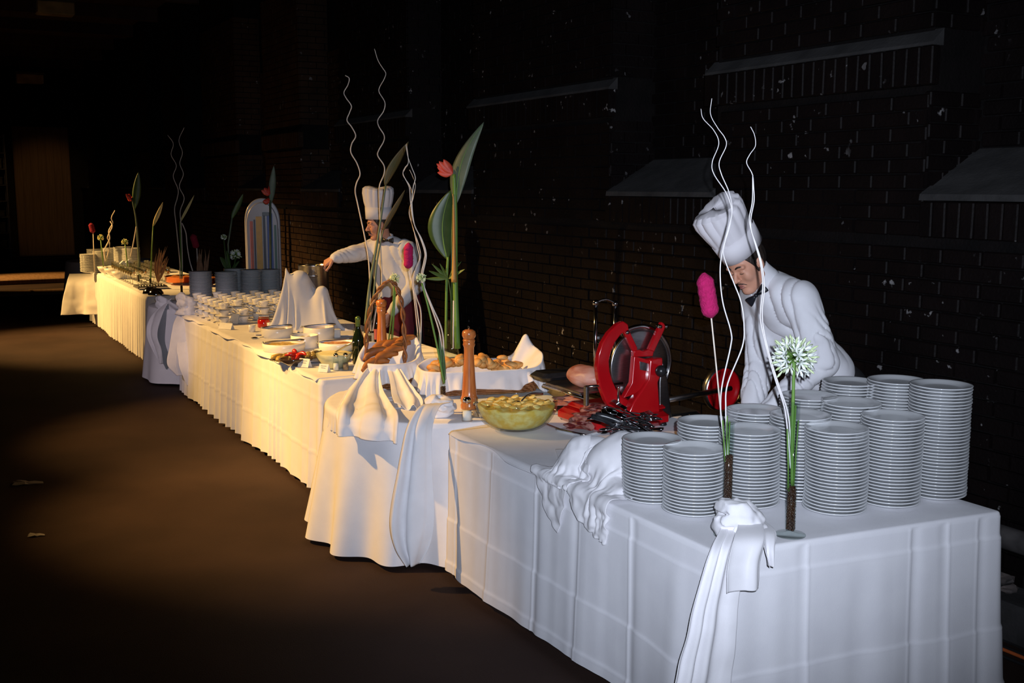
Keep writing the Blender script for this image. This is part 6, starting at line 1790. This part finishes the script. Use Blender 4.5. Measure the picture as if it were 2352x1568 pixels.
def chef(label, S):
    base = Vector(S['base']); t = empty('person', base, 0, label, 'person')
    loc = Vector(base)
    R = frame(S['fwd'], S['up']); hc = Vector(S['head'])
    # ---- body: head, hands and the figure underneath as one mesh
    V = []; F = []; n0 = 0
    def addm(fn, lo, hi, res):
        nonlocal n0
        v, f = surface_nets(fn, lo, hi, res); V.append(v); F.append(f + n0); n0 += len(v)
    hf = head_fn(hc, R, S['neck']); h_ = np.array(tuple(hc))
    addm(hf, h_ - .21, h_ + .17, S['hres'])
    N, P0 = Vector(S['neck']), Vector(S['pelvis'])
    shL, shR, elL, elR, wrL, wrR = [Vector(S[k]) for k in ('shL', 'shR', 'elL', 'elR', 'wrL', 'wrR')]
    hands = []
    for w, d, n_, s_, cu in S['hands']:
        hl = hand_parts(w, d, n_, s_, cu); hands.append(hl)
        a = np.array([tuple(p) for q in hl for p in q[:2]])
        addm(hand_fn(hl), a.min(0) - .03, a.max(0) + .03, S['handres'])
    fe = [Vector(p) for p in S['feet']]; kn = [Vector(p) for p in S['knees']]
    hipL = P0 + (shL - shR).normalized() * .085; hipR = P0 - (shL - shR).normalized() * .085
    def under(P):
        d = sd_cone(P, tuple(P0), tuple(P0 + (N - P0) * .82), .115, .08)
        for a, b, ra, rb in ((shL, elL, .05, .042), (elL, wrL, .042, .030), (shR, elR, .05, .042), (elR, wrR, .042, .030), (hipL, kn[0], .085, .060), (kn[0], fe[0], .058, .042), (hipR, kn[1], .085, .060), (kn[1], fe[1], .058, .042)):
            d = smin(d, sd_cone(P, tuple(a), tuple(b), ra, rb), .03)
        return d
    al = np.array([tuple(p) for p in (P0, N, shL, shR, elL, elR, wrL, wrR, *kn, *fe)])
    addm(under, al.min(0) - .14, al.max(0) + .14, .016)
    VV = np.vstack(V) - np.array(tuple(loc)); FF = np.vstack(F)
    me = bpy.data.meshes.new('body'); me.from_pydata(VV.tolist(), [], FF.tolist()); me.update()
    me.polygons.foreach_set('use_smooth', [True] * len(me.polygons)); me.materials.append(skin_mat)
    body = bpy.data.objects.new('body', me); body.parent = t; coll.objects.link(body)
    def child(name, fn, lo, hi, res, m): return rel(sdf_obj(name, fn, lo, hi, res, m, t), loc)
    # ---- shirt
    lat = (shL - shR).normalized(); spine = (N - P0).normalized(); fw = lat.cross(spine).normalized()
    if fw.dot(Vector(S['face_dir'])) < 0: fw = -fw
    RT = np.array([tuple(lat), tuple(fw), tuple((spine).normalized())])
    L_ = (N - P0).length
    def shirt(P):
        c = lambda k, f_=0: tuple(P0 + spine * (L_ * k) + fw * f_)
        d = sd_ell(P, c(.80, .0), (.185, .125, .17), RT)
        d = smin(d, sd_ell(P, c(.50, .01), (.178, .128, .20), RT), .06)
        d = smin(d, sd_ell(P, c(.16, .01), (.182, .135, .17), RT), .06)
        d = smin(d, sd_cone(P, tuple(shL + lat * -.04), tuple(shR + lat * .04), .078, .078), .05)
        d = smin(d, sd_cone(P, tuple(shL + lat * -.05 + spine * .03), tuple(N - spine * .02), .05, .050), .05)
        d = smin(d, sd_cone(P, tuple(shR + lat * .05 + spine * .03), tuple(N - spine * .02), .05, .050), .05)
        for a, b, e in ((shL, elL, wrL), (shR, elR, wrR)):
            d = smin(d, sd_cone(P, tuple(a), tuple(b), .080, .066), .035)
            d = smin(d, sd_cone(P, tuple(b), tuple(b + (e - b) * .80), .066, .052), .030)
            d = smin(d, sd_cone(P, tuple(b + (e - b) * .84), tuple(b + (e - b) * .98), .043, .041), .010)
        # folds: gathered across the sleeves, falling lines on the body
        q = P - np.array(tuple(P0))
        for a, b in ((shL, elL), (elL, wrL), (shR, elR), (elR, wrR)):
            ab = b - a; tt = ((P - np.array(tuple(a))) @ np.array(tuple(ab))) / ab.length_squared
            da = sd_cone(P, tuple(a), tuple(b), .07, .06)
            w = np.exp(-np.clip(da, 0, 1) ** 2 / .0009) * np.clip(tt * 3, 0, 1) * np.clip((1 - tt) * 4, 0, 1)
            ax = ab.normalized(); s1 = (P - np.array(tuple(a))) @ np.array(tuple(ax.orthogonal().normalized()))
            ph = tt * 13 + s1 * 52 + 4.5 * vnoise(P, 8)
            d = d - w * .016 * (np.abs(np.sin(ph)) ** .5 - .6) * np.clip(.55 + vnoise(P + 4, 6), 0, 1)
        la = q @ np.array(tuple(lat)); ss = q @ np.array(tuple(spine))
        d = d - .022 * (np.abs(np.sin(la * 44 + 3.0 * vnoise(P + 2, 5) + ss * 12)) ** .5 - .6) * np.clip(.55 + vnoise(P + 8, 5), 0, 1)
        d = d + .0025 * vnoise(P, 22)
        return np.maximum(d, -(sd_cone(P, tuple(N + (hc - N).normalized() * .045), tuple(N + (hc - N).normalized() * .25), .060, .060)))
    al = np.array([tuple(p) for p in (P0, N, shL, shR, elL, elR, wrL, wrR)])
    child('shirt', shirt, al.min(0) - .17, al.max(0) + .13, S['sres'], shirt_mat)
    # ---- collar, bow tie
    nd = (hc + Vector(R[2]) * -.07 + Vector(R[0]) * -.02 - N).normalized()
    RN = frame(fw, nd)
    cv = []; n = 40; O = N + nd * .022
    for i in range(n + 1):
        a = math.radians(20) + (2 * math.pi - math.radians(40)) * i / n
        ft = max(0, math.cos(a)) ** 3
        for k in range(5):
            u = k / 4; r = .066 + .016 * (1 - u) ** 1.5 + .012 * ft * (1 - u)
            cv.append(to_world(O, RN, (r * math.cos(a), r * math.sin(a) * .95, .082 * u - .022 - .03 * ft * (1 - u) - .02 * ft * u)) - loc)
    co = mesh_obj('collar', cv, grid_faces(n + 1, 5), shirt_mat, t); solidify(co, .003)
    bo = Vector(S['bow']); bm_ = MB(); RN = frame(S['bow_dir'], nd)
    for s in (-1, 1):
        rows = [(.004, .008, .010), (.018, .013, .011), (.038, .022, .008), (.054, .026, .004), (.057, .024, .003)]
        v = []
        for (y, h, th) in rows:
            for (a, b) in ((1, 1), (1, -1), (-1, -1), (-1, 1)): v.append(to_world(bo, RN, (a * th - abs(y) * .2, s * y, b * h)) - loc)
        f = []
        for i in range(4):
            for k in range(4): f.append((i * 4 + k, i * 4 + (k + 1) % 4, i * 4 + 4 + (k + 1) % 4, i * 4 + 4 + k))
        f += [(3, 2, 1, 0), (16, 17, 18, 19)]
        bm_.add(v, f)
    v, f = box(0, 0, 0, .026, .018, .022, .005); bm_.add([to_world(bo, RN, p) - loc for p in v], f)
    b_ = bm_.build('bow_tie', bow_mat, t); subsurf(b_, 1)
    # ---- hair, brows, lashes, moustache
    def hair(P):
        q = (P - h_) @ R.T; my = np.stack([q[:, 0], np.abs(q[:, 1]), q[:, 2]], 1)
        d = sd_ell(q, (-.012, 0, .028), (.106, .083, .098)) + .0015 * vnoise(P, 120)
        cut = q[:, 0] - (.045 + .5 * (q[:, 2] - .03))                       # hairline
        low = -.055 - q[:, 2] + .0 * q[:, 0]
        d = np.maximum(np.maximum(d, cut), low)
        sb = sd_cone(my, (.020, .0745, .03), (.020, .0735, -.028), .010, .006)   # sideburn
        d = np.minimum(d, sb)
        return np.maximum(d, -sd_ell(my, (.004, .086, -.004), (.020, .020, .030)))
    child('hair', hair, h_ - .14, h_ + .14, .0045, hair_mat)
    for s in (-1, 1):
        P = [to_world(hc, R, p) - loc for p in ((.0945, s * .012, .027), (.0925, s * .026, .034), (.0835, s * .042, .032), (.072, s * .054, .024))]
        MB().add(*tube(spline(P, 12), [.0025, .004, .0045, .0046, .0045, .0043, .004, .0038, .0034, .003, .0022, .0012], 6)).build('eyebrow', hair_mat, t)
        P = [to_world(hc, R, p) - loc for p in ((.0855, s * .018, -.0005), (.0895, s * .028, -.0035), (.086, s * .040, -.003), (.080, s * .048, .001))]
        MB().add(*tube(spline(P, 12), [.0008] + [.0016] * 9 + [.0012, .0006], 5)).build('eyelashes', hair_mat, t)
        P = [to_world(hc, R, p) - loc for p in ((.103, s * .001, -.047), (.1005, s * .012, -.0485), (.093, s * .024, -.055), (.086, s * .031, -.064))]
        k = S.get('moustache', 1)
        MB().add(*tube(spline(P, 12), [k * x for x in (.0030, .0036, .004, .0042, .0042, .004, .0038, .0034, .003, .0024, .0018, .001)], 6)).build('moustache', hair_mat, t)
    lipm = mat('lips', (.46, .17, .14), .45)
    for z, w, r in ((-.0605, .019, .0042), (-.0715, .016, .0048)):
        P = [to_world(hc, R, p) - loc for p in ((.087, -w, z - .001), (.0955, -w * .5, z), (.0975, 0, z), (.0955, w * .5, z), (.087, w, z - .001))]
        MB().add(*tube(spline(P, 16), [.001] + [r * .75] * 2 + [r] * 10 + [r * .75] * 2 + [.001], 6)).build('lip', lipm, t)
    if S.get('goatee'):
        child('goatee', lambda P: sd_ell((P - h_) @ R.T, (.080, 0, -.106), (.012, .014, .014)) + .002 * vnoise(P, 160), h_ - .16, h_ + .16, .004, hair_mat)
    # ---- tall pleated paper hat
    Hh = S['hat_h']; hz = S.get('hat_z', .045); HT = frame(to_world((0, 0, 0), R, (1, 0, S.get('hat_tilt', 0))), to_world((0, 0, 0), R, (-S.get('hat_tilt', 0), 0, 1)))
    ho = to_world(hc, R, (-.006, 0, hz)); n = 96
    def ring(z, rx, ry, pl, sh=0): return [to_world(ho, HT, ((rx + pl * abs(math.sin(a * 7)) + sh) * math.cos(a), (ry + pl * abs(math.sin(a * 7))) * math.sin(a), z + (.012 * math.cos(a * 2) if z > Hh * .9 else 0))) - loc for a in np.linspace(0, 2 * math.pi, n, endpoint=False)]
    ka = S.get('hat_w', 1.0)
    prof = [(.0, .104, .086, 0), (.01, .106, .088, 0), (.10, .110, .094, .002), (Hh * .55, .114 * ka, .102 * ka, .006), (Hh * .82, .120 * ka, .112 * ka, .010), (Hh * .93, .116 * ka, .110 * ka, .010), (Hh * .985, .098 * ka, .094 * ka, .008), (Hh, .072 * ka, .070 * ka, .006), (Hh * .97, .04 * ka, .04 * ka, .004), (Hh * .95, .004, .004, 0)]
    hv = []; 
    for p in prof: hv += ring(*p)
    hf_ = []
    for k in range(len(prof) - 1):
        for i in range(n):
            j = (i + 1) % n; hf_.append((k * n + i, k * n + j, (k + 1) * n + j, (k + 1) * n + i))
    hat = mesh_obj('chef_hat', hv, hf_, hat_mat, t); solidify(hat, .0015); autosmooth(hat, 28)
    bv = []
    for i in range(n + 8):                                   # overlapping paper band with a free corner
        a = math.radians(S.get('band_a', 215)) + 2 * math.pi * i / n
        lift = .012 * max(0, (i - n + 6) / 14) + .0025
        for z in (-.002, .05, .098):
            k = z / .1
            bv.append(to_world(ho, HT, ((.1065 + .005 * k + lift) * math.cos(a), (.0885 + .007 * k + lift) * math.sin(a), z)) - loc)
    bd = mesh_obj('hat_band', bv, grid_faces(n + 8, 3), hat_mat, hat); solidify(bd, .0012)
    # ---- lower clothes
    def legs(P):
        d = sd_ell(P, tuple(P0 + Vector((0, 0, -.02))), (.185, .145, .16), RT)
        for a, b, c in ((hipL, kn[0], fe[0]), (hipR, kn[1], fe[1])):
            d = smin(d, sd_cone(P, tuple(a), tuple(b), .105, .078), .04); d = smin(d, sd_cone(P, tuple(b), tuple(c), .078, .070), .03)
        return np.maximum(d + .004 * vnoise(P, 14), .03 - P[:, 2])
    al = np.array([tuple(p) for p in (P0, hipL, hipR, *kn, *fe)])
    child('trousers', legs, al.min(0) - .2, al.max(0) + .2, .014, trouser_mat)
    if S.get('apron'):
        def apron(P):
            q = P - np.array(tuple(P0)); la = q @ np.array(tuple(lat)); z = P[:, 2]
            f2 = q @ np.array([fw.x, fw.y, 0]) / math.hypot(fw.x, fw.y)
            r = np.sqrt((la / (.20 + .05 * (1 - z))) ** 2 + (f2 / (.165 + .06 * (1 - z))) ** 2)
            d = (r - 1) * .16 - .010 * np.sin(la * 45 + 3 * vnoise(P, 5)) * np.clip(1.05 - z, 0, 1)
            return np.maximum(np.maximum(d, z - S['apron']), .28 - z)
        lo = np.array([P0.x - .32, P0.y - .32, .24]); hi = np.array([P0.x + .32, P0.y + .32, S['apron'] + .03])
        child('apron', apron, lo, hi, .012, wine_mat)
    for i, p in enumerate(fe):
        d = Vector((S['face_dir'][0], S['face_dir'][1], 0)).normalized()
        child('shoe', lambda P, p=p: np.maximum(smin(sd_cone(P, (p.x - d.x * .04, p.y - d.y * .04, .045), (p.x + d.x * .15, p.y + d.y * .15, .034), .045, .036), sd_cone(P, (p.x, p.y, .09), (p.x, p.y, .05), .048, .048), .03), -P[:, 2]), np.array([p.x - .25, p.y - .25, -.01]), np.array([p.x + .25, p.y + .25, .15]), .010, shoe_mat)
    return t

c1h = pt(1716, 606, 5.08)
chef('person in white shirt, black bow tie and tall white hat bending over the slicer', dict(
    base=(1.60, 5.40, 0), head=c1h, fwd=(-.70, -.58, -.52), up=(-.44, -.16, .88), hres=.0036,
    neck=pt(1757, 646, 5.12), bow=pt(1737, 678, 4.99), bow_dir=(-.45, -.88, 0), pelvis=(1.61, 5.36, .97), shL=pt(1842, 690, 4.97), shR=pt(1738, 672, 5.29), elL=pt(1888, 832, 4.93), elR=pt(1750, 820, 5.24),
    wrL=pt(1764, 940, 4.88), wrR=pt(1722, 950, 5.12),
    hands=[(pt(1764, 940, 4.88), (-.9, .1, -.25), (0, -.3, 1), (0, 1, .2), .35), (pt(1722, 950, 5.12), (-.8, -.1, -.5), (.0, .1, 1), (0, -1, .1), .5)], handres=.0045,
    feet=[(1.64, 5.24, .06), (1.55, 5.54, .06)], knees=[(1.58, 5.23, .50), (1.50, 5.50, .50)], face_dir=(-.85, -.53, 0), sres=.0062,
    hat_h=.262, hat_z=.070, hat_w=1.0, hat_tilt=-.14, band_a=120, moustache=.62, goatee=False))
c2h = pt(870, 516, 9.24)
chef('person in white shirt, bow tie and tall white hat reaching into the soup pot', dict(
    base=(-.92, 9.42, 0), head=c2h, fwd=(-.90, -.40, -.16), up=(.10, .03, 1), hres=.0050,
    neck=pt(888, 560, 9.32), bow=pt(889, 552, 9.17), bow_dir=(-.4, -.9, 0), pelvis=pt(918, 705, 9.38), shL=pt(938, 575, 9.22), shR=pt(855, 572, 9.40), elL=pt(955, 655, 9.16), elR=pt(812, 583, 9.26),
    wrL=pt(898, 718, 9.02), wrR=pt(768, 592, 9.14),
    hands=[(pt(898, 718, 9.02), (-.35, -.2, -.9), (.6, -.7, 0), (-.5, -.8, 0), .45), (pt(768, 592, 9.14), (-.86, .0, -.5), (-.3, -.5, .8), (.2, -1, -.2), .75)], handres=.0045,
    feet=[(-.80, 9.32, .06), (-1.05, 9.48, .06)], knees=[(-.83, 9.28, .5), (-1.07, 9.44, .5)], face_dir=(-.55, -.83, 0), sres=.0090,
    hat_h=.265, hat_z=.050, hat_w=1.04, hat_tilt=.16, band_a=200, moustache=1.5, goatee=False, apron=1.04))

# ================================================================== sub-parts go under the part they sit on
SUB = {'flywheel_rim': 'flywheel', 'blade_hub': 'blade', 'black_knob': 'column', 'gauge_window': 'gauge_frame', 'post_cap': 'clamp_bridge', 'screw': 'crescent_guard',
       'guard_band': 'chrome_guard', 'cup_handle': 'cup_body', 'finial': 'head', 'paper_label': 'glass_body', 'neck_foil': 'glass_body', 'tray_rim': 'tray', 'pot_handle': 'pot_body',
       'eyebrow': 'body', 'eyelashes': 'body', 'moustache': 'body', 'lip': 'body', 'collar': 'shirt', 'bow_tie': 'shirt', 'print_line': 'folded_card', 'hand_slot': 'board', 'stripe': 'board',
       'tine': 'fork_head', 'dome_knob': 'dome', 'rim': 'body', 'plank_edge': 'plank', 'foot': 'base', 'base_step': 'base', 'lid': 'jar_body', 'pan_handle': 'pan_body', 'midrib': 'leaf'}
for top in [o for o in list(coll.objects) if o.parent is None and o.type == 'EMPTY']:
    kids = list(top.children); byname = {}
    for k in kids: byname.setdefault(k.name.split('.')[0], k)
    for k in kids:
        n = k.name.split('.')[0]
        if n in SUB and SUB[n] in byname and byname[SUB[n]] is not k:
            p = byname[SUB[n]]
            if p.location.length < 1e-9 and abs(p.rotation_euler.z) < 1e-9: k.parent = p
